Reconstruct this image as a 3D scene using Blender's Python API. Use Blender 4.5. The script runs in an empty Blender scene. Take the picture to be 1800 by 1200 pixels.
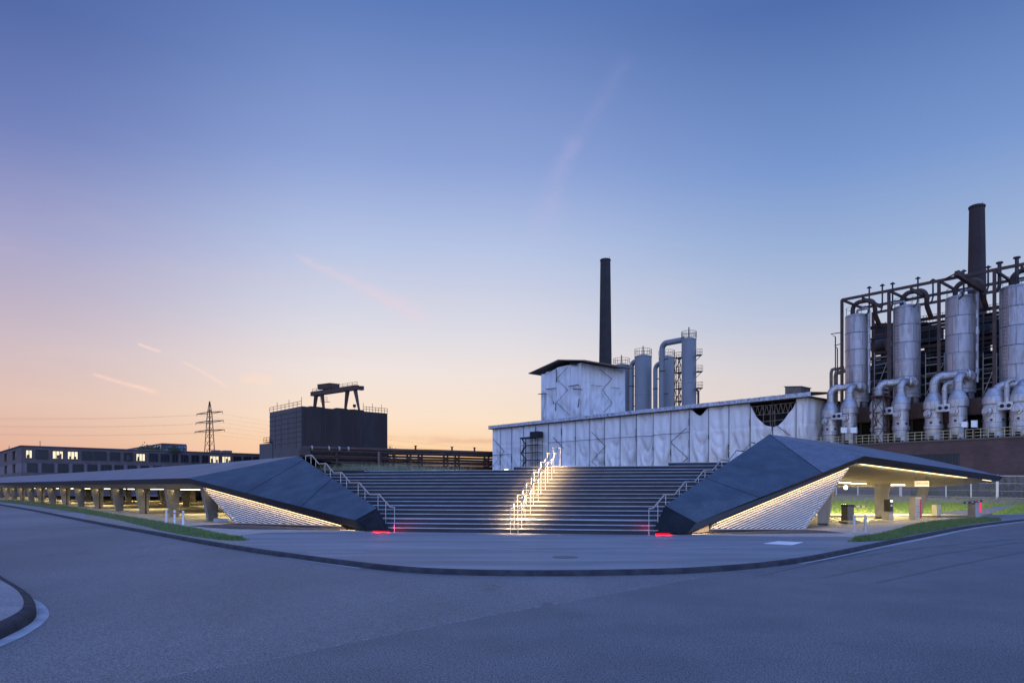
import bpy, math, random
from mathutils import Vector as V
random.seed(7)
S = bpy.context.scene
COL = S.collection
F, H, E = 1270.0, 864.0, 1.7      # lens in photo pixels, horizon row, eye height
A = V((-1130, 1270, 0)).normalized()   # the left canopy's facade runs this way
B = V((A.y, -A.x, 0))                  # square to it, away to the right
UP = V((0, 0, 1))
PD = V((-17.7, 42.3, 0))

def at(px, py, D): return V(((px-900)*D/F, D, E+(H-py)*D/F))
def atc(px, py, c): return at(px, py, 1700*c/(px+230))      # on the vertical plane P.B = c
def atb(xc, Dc, px, py): return at(px, py, Dc*(2327-xc)/(2327-px))   # on the plane through (xc,Dc) along B
def zg(x, y):
    s = (V((x, y, 0))-PD).dot(A)
    k = max(0, min(1, (-8-x)/8))
    return min(.8, .0085*(math.log1p(math.exp(min(60, s/3)))*3))*k
def G(px, py, dz=0.0):
    z = 0
    for _ in range(12):
        D = (E-z-dz)*F/(py-H)
        z = .5*z+.5*zg((px-900)*D/F, D)
    D = (E-z-dz)*F/(py-H)
    x = (px-900)*D/F
    return V((x, D, zg(x, D)+dz))
def flat(p, z=0): return V((p.x, p.y, z))
def lerp(a, b, t): return a+(b-a)*t
def plane2(p0, p1, px, py):
    d = p1-p0; r = (px-900)/F
    t = (r*p0.y-p0.x)/(d.x-r*d.y)
    return at(px, py, p0.y+d.y*t)
def curve(pts, x):
    if x <= pts[0][0]:
        (a, b), (c, d) = pts[0], pts[1]; return b+(d-b)*(x-a)/(c-a)
    for (a, b), (c, d) in zip(pts, pts[1:]):
        if x <= c: return b+(d-b)*(x-a)/(c-a)
    (a, b), (c, d) = pts[-2], pts[-1]
    return b+(d-b)*(x-a)/(c-a)
def smooth(pts, n=2):
    for _ in range(n):
        q = [pts[0]]
        for a, b in zip(pts, pts[1:]):
            q += [(a[0]*.75+b[0]*.25, a[1]*.75+b[1]*.25), (a[0]*.25+b[0]*.75, a[1]*.25+b[1]*.75)]
        pts = q+[pts[-1]]
    return pts

# ---------------------------------------------------------------- mesh builder
class MB:
    def __init__(s): s.v = []; s.f = []; s.sm = []
    def add(s, vs, fs, sm=False):
        o = len(s.v); s.v += [V(p) for p in vs]; s.f += [[i+o for i in f] for f in fs]; s.sm += [sm]*len(fs); return s
    def poly(s, *p): return s.add(p, [list(range(len(p)))])
    def hexa(s, b, t):
        n = len(b)
        return s.add(list(b)+list(t), [list(range(n))[::-1], [i+n for i in range(n)]]+[[i, (i+1) % n, (i+1) % n+n, i+n] for i in range(n)])
    def slab(s, pts, off):
        return s.hexa(pts, [p+off for p in pts])
    def box(s, c, ex, ey, ez):
        c, ex, ey, ez = V(c), V(ex), V(ey), V(ez)
        b = [c-ex-ey-ez, c+ex-ey-ez, c+ex+ey-ez, c-ex+ey-ez]
        return s.hexa(b, [p+2*ez for p in b])
    def beam(s, p, q, w, h, up=UP):
        p, q = V(p), V(q); d = (q-p).normalized(); u = V(up)
        if abs(d.dot(u)) > .98: u = B
        n = d.cross(u).normalized(); u = n.cross(d).normalized()
        return s.box((p+q)/2, (q-p)/2, n*w/2, u*h/2)
    def tube(s, p, q, r, r2=None, n=8, caps=True):
        return s.path([p, q], [r, r if r2 is None else r2], n, caps)
    def path(s, pts, r, n=8, caps=True):
        pts = [V(p) for p in pts]; m = len(pts)
        rs = r if isinstance(r, (list, tuple)) else [r]*m
        vs = []; last = None
        for i, p in enumerate(pts):
            d = (pts[min(i+1, m-1)]-pts[max(i-1, 0)]).normalized()
            if last is None:
                u = UP if abs(d.z) < .9 else A
                a = d.cross(u).normalized()
            else:
                a = (last-d*last.dot(d)).normalized()
            last = a; b = d.cross(a)
            vs += [p+(a*math.cos(2*math.pi*k/n)+b*math.sin(2*math.pi*k/n))*rs[i] for k in range(n)]
        fs = [[i*n+k, i*n+(k+1) % n, (i+1)*n+(k+1) % n, (i+1)*n+k] for i in range(m-1) for k in range(n)]
        s.add(vs, fs, True)
        if caps: s.add(vs[:n], [list(range(n))]); s.add(vs[-n:], [list(range(n))])
        return s
    def lathe(s, c, prof, n=32, axis=None, cap=True):
        c = V(c); ax = V(axis).normalized() if axis else UP
        a = ax.cross(A if abs(ax.dot(A)) < .9 else UP).normalized(); b = ax.cross(a)
        vs = [c+ax*z+(a*math.cos(2*math.pi*k/n)+b*math.sin(2*math.pi*k/n))*r for r, z in prof for k in range(n)]
        # hard edges between profile bands
        for i in range(len(prof)-1):
            q = vs[i*n:(i+2)*n]
            s.add(q, [[k, (k+1) % n, (k+1) % n+n, k+n] for k in range(n)], True)
        if cap: s.add(vs[:n], [list(range(n))]); s.add(vs[-n:], [list(range(n))])
        return s
    def build(s, name, mat, parent=None, origin=None):
        if not s.v: return None
        root = parent
        while root is not None and root.parent: root = root.parent
        if origin is None:
            o = V(root.location) if root else V((0, 0, 0))
        else: o = V(origin)
        me = bpy.data.meshes.new(name)
        me.from_pydata([tuple(p-o) for p in s.v], [], s.f)
        me.polygons.foreach_set('use_smooth', s.sm)
        me.materials.append(mat); me.validate(); me.update()
        ob = bpy.data.objects.new(name, me); COL.objects.link(ob)
        if parent: ob.parent = parent
        else: ob.location = o
        return ob
def arc(c, u, v, r, a0, a1, n=7):
    return [V(c)+V(u)*r*math.cos(math.radians(a0+(a1-a0)*i/n))+V(v)*r*math.sin(math.radians(a0+(a1-a0)*i/n)) for i in range(n+1)]
def tag(o, label=None, cat=None, group=None, kind=None):
    if label: o['label'] = label
    if cat: o['category'] = cat
    if group: o['group'] = group
    if kind: o['kind'] = kind
    return o
def thing(name, label, cat, loc, group=None):
    o = bpy.data.objects.new(name, None); COL.objects.link(o); o.location = V(loc); o.empty_display_size = .3
    return tag(o, label, cat, group)

# ---------------------------------------------------------------- materials
def lin(c):
    return tuple(((x/255)/12.92 if x/255 <= .04045 else ((x/255+.055)/1.055)**2.4) for x in c)+(1,)
class NT:
    def __init__(s, nt): s.nt = nt; s.L = nt.links
    def n(s, t, **kw):
        nd = s.nt.nodes.new(t)
        ins = kw.pop('ins', {})
        for k, v in kw.items(): setattr(nd, k, v)
        for k, v in ins.items(): s.set(nd, k, v)
        return nd
    def set(s, nd, k, v):
        if isinstance(v, bpy.types.NodeSocket): s.L.new(v, nd.inputs[k])
        else: nd.inputs[k].default_value = v
    def m(s, op, a, b=0.0, c=0.0, clamp=False):
        nd = s.n('ShaderNodeMath', operation=op, use_clamp=clamp); s.set(nd, 0, a); s.set(nd, 1, b)
        if op in ('MULTIPLY_ADD',): s.set(nd, 2, c)
        return nd.outputs[0]
    def mix(s, f, a, b, mode='MIX'):
        nd = s.n('ShaderNodeMix', data_type='RGBA', blend_type=mode); s.set(nd, 0, f); s.set(nd, 6, a); s.set(nd, 7, b); return nd.outputs[2]
    def mr(s, v, a, b, c=0.0, d=1.0, sm=True):
        nd = s.n('ShaderNodeMapRange', interpolation_type='SMOOTHSTEP' if sm else 'LINEAR')
        for k, x in zip(range(5), (v, a, b, c, d)): s.set(nd, k, x)
        return nd.outputs[0]
    def noise(s, vec, scale, detail=4, rough=.6):
        nd = s.n('ShaderNodeTexNoise', ins={'Scale': scale, 'Detail': detail, 'Roughness': rough}); s.L.new(vec, nd.inputs['Vector']); return nd.outputs['Fac']
def mat(name, c1, c2=None, rough=.7, metal=0., s=1., c3=None, stain=0., fine=0., bump=0., stretch=None, bs=None, lo=.35, hi=.65, spec=.5):
    m = bpy.data.materials.new(name); m.use_nodes = True
    t = NT(m.node_tree); b = m.node_tree.nodes['Principled BSDF']
    b.inputs['Roughness'].default_value = rough; b.inputs['Metallic'].default_value = metal
    b.inputs['Specular IOR Level'].default_value = spec
    c1 = c1+(1,) if len(c1) == 3 else c1
    if c2 is None: b.inputs['Base Color'].default_value = c1; col = None
    tc = t.n('ShaderNodeTexCoord').outputs['Object']
    if stretch:
        mp = t.n('ShaderNodeMapping'); t.L.new(tc, mp.inputs[0]); mp.inputs['Scale'].default_value = stretch
        vec = mp.outputs[0]
    else: vec = tc
    if c2 is not None:
        c2 = c2+(1,) if len(c2) == 3 else c2
        f = t.mr(t.noise(vec, s), lo, hi)
        col = t.mix(f, c1, c2)
        if c3 is not None:
            col = t.mix(t.mr(t.noise(vec, s*.23, 3), .52, .68), col, c3+(1,))
        if stain:
            sn = t.m('MULTIPLY', t.mr(t.noise(vec, 1.1, 6, .7), .56, .7), t.mr(t.noise(tc, .13, 2), .45, .6))
            col = t.mix(t.m('MULTIPLY', sn, stain), col, tuple(x*.55 for x in c1[:3])+(1,))
            sn = t.mr(t.noise(tc, 190, 2, .5), .64, .74, 0, .5)
            col = t.mix(sn, col, (.36, .36, .37, 1))
        if fine:
            col = t.mix(fine, col, t.mix(t.mr(t.noise(tc, bs or 40, 3, .8), .35, .65), (0, 0, 0, 1), (1, 1, 1, 1)), 'OVERLAY')
        t.L.new(col, b.inputs['Base Color'])
    if bump:
        bn = t.n('ShaderNodeBump', ins={'Strength': min(1, bump), 'Distance': .02})
        t.L.new(t.noise(tc, bs or 30, 4, .7), bn.inputs['Height']); t.L.new(bn.outputs[0], b.inputs['Normal'])
    return m
def emit(name, c, st):
    m = bpy.data.materials.new(name); m.use_nodes = True
    b = m.node_tree.nodes['Principled BSDF']
    b.inputs['Base Color'].default_value = (c[0]*.5, c[1]*.5, c[2]*.5, 1)
    b.inputs['Emission Color'].default_value = tuple(c)+(1,); b.inputs['Emission Strength'].default_value = st
    return m
def brickmat(name, c1, c2, cm, bw, bh, ms=.012, rough=.85, rot=0., off=.5):
    m = bpy.data.materials.new(name); m.use_nodes = True
    t = NT(m.node_tree); b = m.node_tree.nodes['Principled BSDF']; b.inputs['Roughness'].default_value = rough
    tc = t.n('ShaderNodeTexCoord').outputs['Object']
    # wall coordinate: along the wall, height
    sp = t.n('ShaderNodeSeparateXYZ'); t.L.new(tc, sp.inputs[0])
    u = t.m('ADD', t.m('MULTIPLY', sp.outputs[0], math.cos(rot)), t.m('MULTIPLY', sp.outputs[1], math.sin(rot)))
    cb = t.n('ShaderNodeCombineXYZ'); t.L.new(u, cb.inputs[0]); t.L.new(sp.outputs[2], cb.inputs[1])
    br = t.n('ShaderNodeTexBrick', offset=off, ins={'Scale': 1., 'Mortar Size': ms, 'Brick Width': bw, 'Row Height': bh, 'Color1': c1+(1,), 'Color2': c2+(1,), 'Mortar': cm+(1,)})
    t.L.new(cb.outputs[0], br.inputs['Vector'])
    col = t.mix(t.mr(t.noise(tc, .35, 5), .4, .7, 0, .55), br.outputs[0], tuple(x*.45 for x in c1)+(1,))
    t.L.new(col, b.inputs['Base Color'])
    return m
angA = math.atan2(A.y, A.x)
M = dict(
    asphalt=mat('asphalt', (.125, .126, .13), (.165, .166, .168), .62, s=.22, c3=(.1, .101, .105), stain=.8, fine=.75, bump=1., bs=60, spec=.4, stretch=(1, .45, 1)),
    asphalt2=mat('coarse_asphalt', (.104, .106, .112), (.13, .132, .137), .66, s=.5, stain=.6, fine=.85, bump=1., bs=48, spec=.45),
    plaza=mat('plaza_asphalt', (.13, .137, .148), (.2, .205, .215), .6, s=.6, c3=(.1, .107, .118), fine=.4, bump=.5, bs=30, stretch=(.25, 1.6, 1), spec=.5),
    paving=mat('pale_paving', (.33, .27, .21), (.42, .35, .27), .8, s=1.3, fine=.4, bump=.5, bs=18),
    floor=mat('garage_floor', (.24, .22, .17), (.32, .29, .22), .6, s=.8, bump=.2),
    gravel=mat('gravel', (.30, .26, .21), (.16, .14, .11), .9, s=9, fine=.6, bump=1., bs=14),
    blackbase=mat('dark_base', (.035, .035, .04), (.06, .06, .065), .9, s=6, bump=1., bs=25),
    kerb=mat('kerb_stone', (.03, .03, .036), (.05, .05, .056), .8, s=2.5, bump=.5, spec=.12),
    gutter=mat('gutter_concrete', (.26, .27, .29), (.36, .37, .38), .8, s=2., bump=.4),
    white_paint=mat('road_paint', (.5, .5, .5), (.3, .3, .3), .7, s=4.),
    soil=mat('soil_and_grass', (.05, .07, .03), (.09, .1, .05), .95, s=2, bump=1.),
    grass=mat('grass_blades', (.08, .14, .03), (.14, .19, .05), .8, s=1.5),
    bankgrass=mat('bank_grass', (.17, .24, .03), (.24, .3, .045), .85, s=1.2, bump=1., bs=12),
    drygrass=mat('dry_grass', (.3, .26, .16), (.2, .18, .1), .9, s=1.5, bump=1., bs=12),
    weeds=mat('weeds', (.17, .18, .1), (.28, .26, .15), .9, s=3),
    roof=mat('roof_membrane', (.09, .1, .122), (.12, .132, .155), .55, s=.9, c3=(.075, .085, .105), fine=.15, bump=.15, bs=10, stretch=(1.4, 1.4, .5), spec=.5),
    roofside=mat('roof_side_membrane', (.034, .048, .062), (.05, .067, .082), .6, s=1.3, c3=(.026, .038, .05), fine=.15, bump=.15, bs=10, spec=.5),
    fascia=mat('dark_fascia', (.014, .014, .017), (.02, .019, .022), .55, s=1.),
    endface=mat('end_panel', (.01, .012, .016), (.015, .018, .022), .75, s=1.5, spec=.12),
    concrete=mat('cast_concrete', (.2, .182, .15), (.28, .255, .21), .8, s=1.2, c3=(.17, .155, .13), bump=.3, bs=12),
    soffit=mat('soffit_concrete', (.27, .24, .175), (.33, .29, .215), .8, s=.5, stretch=(1, 1, 4), bump=.2),
    slat=mat('aluminium_slat', (.7, .68, .64), None, .5, .1),
    gap=mat('dark_backing', (.02, .02, .02), None, .9),
    tread=mat('tread_edge', (.36, .36, .37), (.28, .28, .29), .6, s=2.),
    riser=mat('riser_stone', (.032, .031, .034), (.055, .052, .054), .8, s=1.1, c3=(.024, .024, .03), bump=.3, bs=20, spec=.15),
    steel=mat('brushed_steel', (.62, .6, .58), None, .3, .85),
    darksteel=mat('dark_steel', (.03, .024, .024), (.05, .035, .03), .65, s=1.5),
    rust=mat('rusty_steel', (.045, .024, .018), (.075, .035, .022), .75, s=1.5),
    tarp=mat('white_tarpaulin', (.62, .6, .59), (.53, .515, .51), .8, s=1.6, stretch=(1, 1, .12), bump=.5, bs=5),
    tarp2=mat('white_tarpaulin_bright', (.66, .64, .63), (.57, .555, .55), .75, s=1.9, stretch=(1, 1, .12), bump=.5, bs=5),
    tarpband=mat('eave_sheet', (.44, .44, .46), (.26, .27, .31), .6, s=3.),
    dark=mat('dark_interior', (.012, .012, .014), None, .9),
    greytower=mat('grey_painted_steel', (.17, .175, .185), (.2, .205, .215), .55, s=.4, stretch=(1, 1, .2)),
    brickdark=mat('dark_brick', (.026, .02, .02), (.036, .028, .027), .9, s=.6),
    chimred=brickmat('chimney_brick', (.05, .026, .022), (.035, .02, .018), (.03, .024, .022), .5, .2),
    brick=brickmat('wall_brick', (.1, .05, .045), (.07, .04, .04), (.07, .06, .06), .5, .16, rot=angA),
    concblock=mat('dark_concrete', (.04, .032, .03), (.055, .045, .042), .95, s=.15, spec=.1, c3=(.03, .024, .024), stretch=(1, 1, .3)),
    concblock2=mat('dark_concrete_paler', (.085, .07, .063), (.105, .086, .078), .95, s=.2, stretch=(1, 1, .3)),
    office=mat('office_brick', (.1, .074, .072), (.125, .092, .088), .9, s=.5),
    officelight=mat('office_pier', (.16, .13, .128), None, .9),
    glass=mat('dark_glass', (.012, .014, .02), None, .25, spec=.35),
    paneglass=mat('pale_glass', (.25, .3, .38), (.1, .12, .16), .1, s=.6, spec=.8),
    lit=emit('lit_window', (1., .8, .46), 1.),
    lit2=emit('lit_window_dim', (1., .7, .3), .7),
    greybox=mat('grey_housing', (.3, .28, .26), (.34, .32, .3), .5, s=2),
    blackbox=mat('black_housing', (.02, .02, .02), None, .4),
    darkgreybox=mat('dark_grey_housing', (.08, .08, .085), None, .45),
    cream=mat('cream_housing', (.6, .56, .45), None, .5),
    signface=emit('sign_face', (1., .8, .5), .5),
    signtext=mat('sign_lettering', (.5, .35, .2), None, .6),
    screen=emit('machine_screen', (.85, .95, 1.), 1.3),
    redglow=emit('red_light', (1., .01, .03), 1.2),
    redstripe=mat('red_barrier_stripe', (.45, .03, .04), None, .4),
    whiteplastic=mat('white_plastic', (.7, .7, .7), None, .4),
    warmled=emit('warm_led', (1., .72, .36), 2.6),
    garageled=emit('garage_led', (1., .85, .5), 5.),
    coolled=emit('cool_led', (.7, .95, 1.), 6.),
    floorled=emit('floor_led', (1., .85, .55), 4.),
    fence=mat('galvanised_fence', (.35, .36, .38), None, .5, .5),
    fencepost=mat('galvanised_post', (.5, .51, .53), None, .5, .3),
    hedge=mat('hedge_leaves', (.03, .045, .02), (.05, .07, .03), .9, s=3),
    yellowrail=mat('yellowed_railing', (.4, .34, .18), None, .6),
    oldpipe=mat('old_pipe', (.16, .12, .09), (.1, .07, .05), .7, s=2),
    wire=mat('power_wire', (.05, .04, .04), None, .7),
    manhole=mat('manhole_iron', (.16, .11, .095), (.12, .105, .1), .8, s=6),
    bark=mat('bark', (.05, .04, .03), None, .9),
)
def platemat(name, ca, cb, dz, pw, seam=.045, dark=.35):
    """riveted plate cladding on a vertical cylinder: rings and staggered vertical seams"""
    m = bpy.data.materials.new(name); m.use_nodes = True
    t = NT(m.node_tree); b = m.node_tree.nodes['Principled BSDF']; b.inputs['Roughness'].default_value = .42; b.inputs['Metallic'].default_value = .5
    tc = t.n('ShaderNodeTexCoord').outputs['Object']
    sp = t.n('ShaderNodeSeparateXYZ'); t.L.new(tc, sp.inputs[0])
    an = t.m('MULTIPLY', t.m('ARCTAN2', sp.outputs[1], sp.outputs[0]), 1.5)
    cbn = t.n('ShaderNodeCombineXYZ'); t.L.new(an, cbn.inputs[0]); t.L.new(sp.outputs[2], cbn.inputs[1])
    br = t.n('ShaderNodeTexBrick', offset=.37, ins={'Scale': 1., 'Mortar Size': seam, 'Mortar Smooth': .6, 'Brick Width': pw, 'Row Height': dz, 'Color1': ca+(1,), 'Color2': cb+(1,), 'Mortar': tuple(x*dark for x in ca)+(1,)})
    t.L.new(cbn.outputs[0], br.inputs['Vector'])
    mp = t.n('ShaderNodeMapping'); t.L.new(tc, mp.inputs[0]); mp.inputs['Scale'].default_value = (1.5, 1.5, .22)
    col = t.mix(t.mr(t.noise(mp.outputs[0], 1.6, 5), .45, .75, 0, .7), br.outputs[0], (.2, .13, .11, 1))
    col = t.mix(t.mr(t.noise(mp.outputs[0], 3.3, 5), .5, .7, 0, .45), col, (.5, .5, .5, 1))
    t.L.new(col, b.inputs['Base Color'])
    bn = t.n('ShaderNodeBump', ins={'Strength': .5, 'Distance': .03}); t.L.new(br.outputs['Fac'], bn.inputs['Height']); bn.invert = True
    t.L.new(bn.outputs[0], b.inputs['Normal'])
    return m
M['riser'] = brickmat('riser_blocks', (.04, .038, .042), (.026, .025, .03), (.012, .012, .014), 1.25, .18, .008, .8, -math.radians(11.54))
M['plate'] = platemat('cooler_plates', (.42, .39, .39), (.33, .31, .32), 2.1, 1.7)
M['plate2'] = platemat('vessel_plates', (.46, .44, .44), (.36, .345, .35), .95, 1.3, .03)

# ---------------------------------------------------------------- world: dusk sky
W = bpy.data.worlds.new("World"); S.world = W; W.use_nodes = True
t = NT(W.node_tree); W.node_tree.nodes.clear()
out = t.n('ShaderNodeOutputWorld'); bg = t.n('ShaderNodeBackground'); t.L.new(bg.outputs[0], out.inputs[0])
tc = t.n('ShaderNodeTexCoord').outputs['Generated']
sp = t.n('ShaderNodeSeparateXYZ'); t.L.new(tc, sp.inputs[0]); X, Y, Z = sp.outputs
hyp = t.m('SQRT', t.m('ADD', t.m('MULTIPLY', X, X), t.m('MULTIPLY', Y, Y)))
sa = t.m('DIVIDE', X, t.m('MAXIMUM', hyp, .001))
def ramp(stops):
    r = t.n('ShaderNodeValToRGB'); t.L.new(Z, r.inputs[0]); e = r.color_ramp.elements
    for i, (p, c) in enumerate(stops):
        el = e[i] if i < 2 else e.new(p)
        el.position = p; el.color = lin(c)
    return r.outputs[0]
left = ramp([(0, (205, 148, 128)), (.048, (226, 178, 156)), (.106, (224, 192, 180)), (.168, (204, 186, 194)), (.288, (158, 160, 201)), (.387, (112, 128, 186)), (.488, (80, 104, 166)), (.8, (60, 84, 148))])
cen = ramp([(0, (240, 172, 124)), (.035, (246, 196, 148)), (.065, (249, 213, 172)), (.097, (248, 224, 200)), (.166, (236, 226, 223)), (.225, (215, 216, 228)), (.323, (179, 194, 228)), (.412, (140, 162, 214)), (.5625, (90, 121, 184)), (.85, (60, 84, 148))])
rig = ramp([(0, (232, 200, 184)), (.08, (230, 212, 202)), (.154, (214, 209, 214)), (.223, (181, 193, 219)), (.295, (154, 177, 215)), (.386, (119, 150, 206)), (.532, (78, 109, 171)), (.85, (56, 82, 148))])
rear = ramp([(0, (152, 166, 204)), (.1, (140, 159, 206)), (.4, (114, 139, 198)), (.8, (84, 112, 174))])
c = t.mix(t.mr(sa, -.62, -.2), left, cen)
c = t.mix(t.mr(sa, -.05, .42), c, rig)
# broad faint streaks of high cloud, lit pink by the afterglow
mp = t.n('ShaderNodeMapping'); t.L.new(tc, mp.inputs[0]); mp.inputs['Scale'].default_value = (1.2, 1.2, 9.); mp.inputs['Rotation'].default_value = (0, .18, 0)
st = t.mr(t.noise(mp.outputs[0], 1.7, 6), .5, .78, 0, .3)
low = t.mr(Z, .08, .4, 1, 0)
c = t.mix(t.m('MULTIPLY', st, low), c, lin((240, 205, 200)))
# vapour trails, placed by compass direction and height
yy = t.m('MAXIMUM', Y, .02)
U = t.m('MULTIPLY_ADD', t.m('DIVIDE', X, yy), F, 900.); Vv = t.m('MULTIPLY_ADD', t.m('DIVIDE', Z, yy), -F, H)
nz = t.n('ShaderNodeTexNoise', ins={'Scale': 22., 'Detail': 5., 'Roughness': .65}); t.L.new(tc, nz.inputs['Vector'])
def trail(x0, y0, x1, y1, w0, w1, al, colr, bend=0.):
    global c
    L = math.hypot(x1-x0, y1-y0); dx, dy = (x1-x0)/L, (y1-y0)/L
    a = t.m('SUBTRACT', U, x0); b = t.m('SUBTRACT', Vv, y0)
    u = t.m('DIVIDE', t.m('ADD', t.m('MULTIPLY', a, dx), t.m('MULTIPLY', b, dy)), L)
    w = t.m('ADD', t.m('MULTIPLY', a, -dy), t.m('MULTIPLY', b, dx))
    if bend: w = t.m('SUBTRACT', w, t.m('MULTIPLY', t.m('MULTIPLY', u, t.m('SUBTRACT', 1., u)), bend))
    w = t.m('ADD', w, t.m('MULTIPLY', t.m('SUBTRACT', nz.outputs['Fac'], .5), w1*2.2))
    wd = t.m('MULTIPLY_ADD', u, w1-w0, w0)
    g = t.m('DIVIDE', w, t.m('MAXIMUM', wd, .5)); g = t.m('EXPONENT', t.m('MULTIPLY', t.m('MULTIPLY', g, g), -1.))
    win = t.m('MULTIPLY', t.mr(u, -.02, .15), t.mr(u, .85, 1.05, 1, 0))
    f = t.m('MULTIPLY', t.m('MULTIPLY', g, win), t.m('MULTIPLY', t.mr(nz.outputs['Fac'], .3, .6, .35, 1), al))
    c = t.mix(f, c, lin(colr))
trail(510, 446, 755, 570, 4, 14, .38, (236, 208, 218), -22)
trail(158, 656, 280, 691, 2.5, 4, .75, (255, 216, 200), 0)
trail(240, 603, 284, 618, 2, 2.5, .7, (255, 220, 208), 3)
trail(318, 634, 400, 680, 2, 3, .65, (255, 222, 204), -9)
trail(1010, 232, 945, 425, 12, 24, .2, (196, 186, 222), 8)
trail(1110, 90, 1005, 262, 10, 14, .1, (180, 170, 215), 0)
trail(420, 663, 480, 668, 9, 11, .55, (255, 222, 196), 0)
trail(640, 765, 900, 778, 4, 6, .35, (222, 170, 150), 0)
trail(730, 778, 960, 772, 3, 4, .3, (214, 160, 140), 0)
rf = t.mr(Y, .35, -.35)
c = t.mix(rf, c, rear)
REAR = 3.85
gain = t.m('MAXIMUM', t.m('ADD', 1., t.m('MULTIPLY', t.mr(Y, .3, -.5, 0, REAR-1), t.mr(Z, 0., .55, .6, 1.35))), t.mr(Z, .64, .95, 1, REAR*.95))
c2 = t.n('ShaderNodeVectorMath', operation='SCALE'); t.L.new(c, c2.inputs[0]); t.L.new(gain, c2.inputs['Scale'])
sk = t.n('ShaderNodeTexSky', sky_type='NISHITA'); sk.sun_disc = False; sk.sun_elevation = math.radians(1.); sk.sun_rotation = math.radians(-14); sk.air_density = 1.2
sks = t.n('ShaderNodeVectorMath', operation='SCALE'); t.L.new(sk.outputs[0], sks.inputs[0]); sks.inputs['Scale'].default_value = .004
ad = t.n('ShaderNodeVectorMath', operation='ADD'); t.L.new(c2.outputs[0], ad.inputs[0]); t.L.new(sks.outputs[0], ad.inputs[1])
# below the horizon: dim ground tone
dn = t.mr(Z, -.06, 0., .25, 1)
fin = t.n('ShaderNodeVectorMath', operation='SCALE'); t.L.new(ad.outputs[0], fin.inputs[0]); t.L.new(dn, fin.inputs['Scale'])
t.L.new(fin.outputs[0], bg.inputs[0]); bg.inputs[1].default_value = 1.0
sl = bpy.data.lights.new('sun', 'SUN'); sl.energy = .12; sl.angle = math.radians(12); sl.color = (1, .7, .5)
so = bpy.data.objects.new('sun', sl); COL.objects.link(so)
so.rotation_euler = V((-.25, .97, .06)).to_track_quat('Z', 'Y').to_euler()

def area(name, p, q, width, power, color, direction=(0, 0, -1), parent=None, spread=180):
    p, q = V(p), V(q); L = bpy.data.lights.new(name, 'AREA'); L.shape = 'RECTANGLE'
    L.size = (q-p).length; L.size_y = width; L.energy = power; L.color = color; L.spread = math.radians(spread)
    o = bpy.data.objects.new(name, L); COL.objects.link(o)
    x = (q-p).normalized(); z = -V(direction).normalized(); z = (z-x*z.dot(x)).normalized(); y = z.cross(x)
    from mathutils import Matrix
    m = Matrix((x, y, z)).transposed().to_4x4(); m.translation = (p+q)/2
    if parent:
        o.parent = parent; m.translation -= parent.location
        o.matrix_local = m
    else: o.matrix_world = m
    return o
WARM = (1., .66, .28); GAR = (1., .80, .40)

# ---------------------------------------------------------------- ground, road, kerbs
KT = smooth([(-260, 862), (-120, 872.5), (0, 884), (167, 917), (267, 934), (333, 946), (417, 960), (500, 971.7), (600, 985), (680, 994), (747, 999), (850, 1002.2), (930, 1002.9), (1007, 1002.7), (1100, 1001.5), (1200, 999.2), (1300, 993), (1400, 983), (1487, 966.7), (1557, 951.7), (1620, 940), (1700, 924), (1800, 911.7), (1950, 899), (2300, 884)], 2)
KT = [(x, y) for x, y in KT if x > -110]
def ktop(px): return curve(KT, px)
KH = .11
# huge base ground
g = MB(); n = 48
g.add([V((0, 0, -.55))]+[V((3500*math.cos(2*math.pi*k/n), 3500*math.sin(2*math.pi*k/n), -.55)) for k in range(n)], [[0, 1+k, 1+(k+1) % n] for k in range(n)])
tag(g.build('ground', M['soil']), kind='structure')
# road: one sheet around the camera, following the slight rise to the left
m_ = MB(); xs = [-260, -200, -150, -120, -95, -75, -60, -48, -38, -30, -24, -18, -12, -8, 0, 10, 25, 60, 120]; ys = [-30, 0, 6, 10, 15, 20, 26, 32, 40, 50, 62, 76, 92, 110, 130, 155, 190, 230]
vs = [V((x, y, zg(x, y)-KH)) for y in ys for x in xs]; nx = len(xs)
m_.add(vs, [[j*nx+i, j*nx+i+1, (j+1)*nx+i+1, (j+1)*nx+i] for j in range(len(ys)-1) for i in range(nx-1)], True)
tag(m_.build('road', M['asphalt']), kind='structure')
def strip(up, lo, dz, x0, x1, nx=60, ny=3, bulge=0.):
    mb = MB(); vs = []
    for i in range(nx+1):
        px = x0+(x1-x0)*i/nx; a, b = curve(up, px), curve(lo, px)
        for j in range(ny+1):
            f = j/ny; p = G(px, b+(a-b)*f, dz); p.z += bulge*math.sin(math.pi*f)
            vs.append(p)
    mb.add(vs, [[i*(ny+1)+j, (i+1)*(ny+1)+j, (i+1)*(ny+1)+j+1, i*(ny+1)+j+1] for i in range(nx) for j in range(ny)], True)
    return mb
# plaza and ground under the canopies
mb = MB(); rows = 26; cols = []
pxs = [-105+i*(2100+105)/220 for i in range(221)]
for px in pxs:
    p0 = G(px, ktop(px)); Dk = p0.y; Df = max(Dk+48 if px > 1300 else Dk+25, 68 if px > 700 else 68+(700-px)*.16)
    col = []
    for j in range(rows+1):
        D = Dk+(Df-Dk)*(j/rows)**1.5; x = (px-900)*D/F
        col.append(V((x, D, zg(x, D))))
    cols.append(col)
vs = [p for c_ in cols for p in c_]; R_ = rows+1
mb.add(vs, [[i*R_+j, (i+1)*R_+j, (i+1)*R_+j+1, i*R_+j+1] for i in range(220) for j in range(rows)], True)
tag(mb.build('plaza', M['plaza']), kind='structure')
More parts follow.
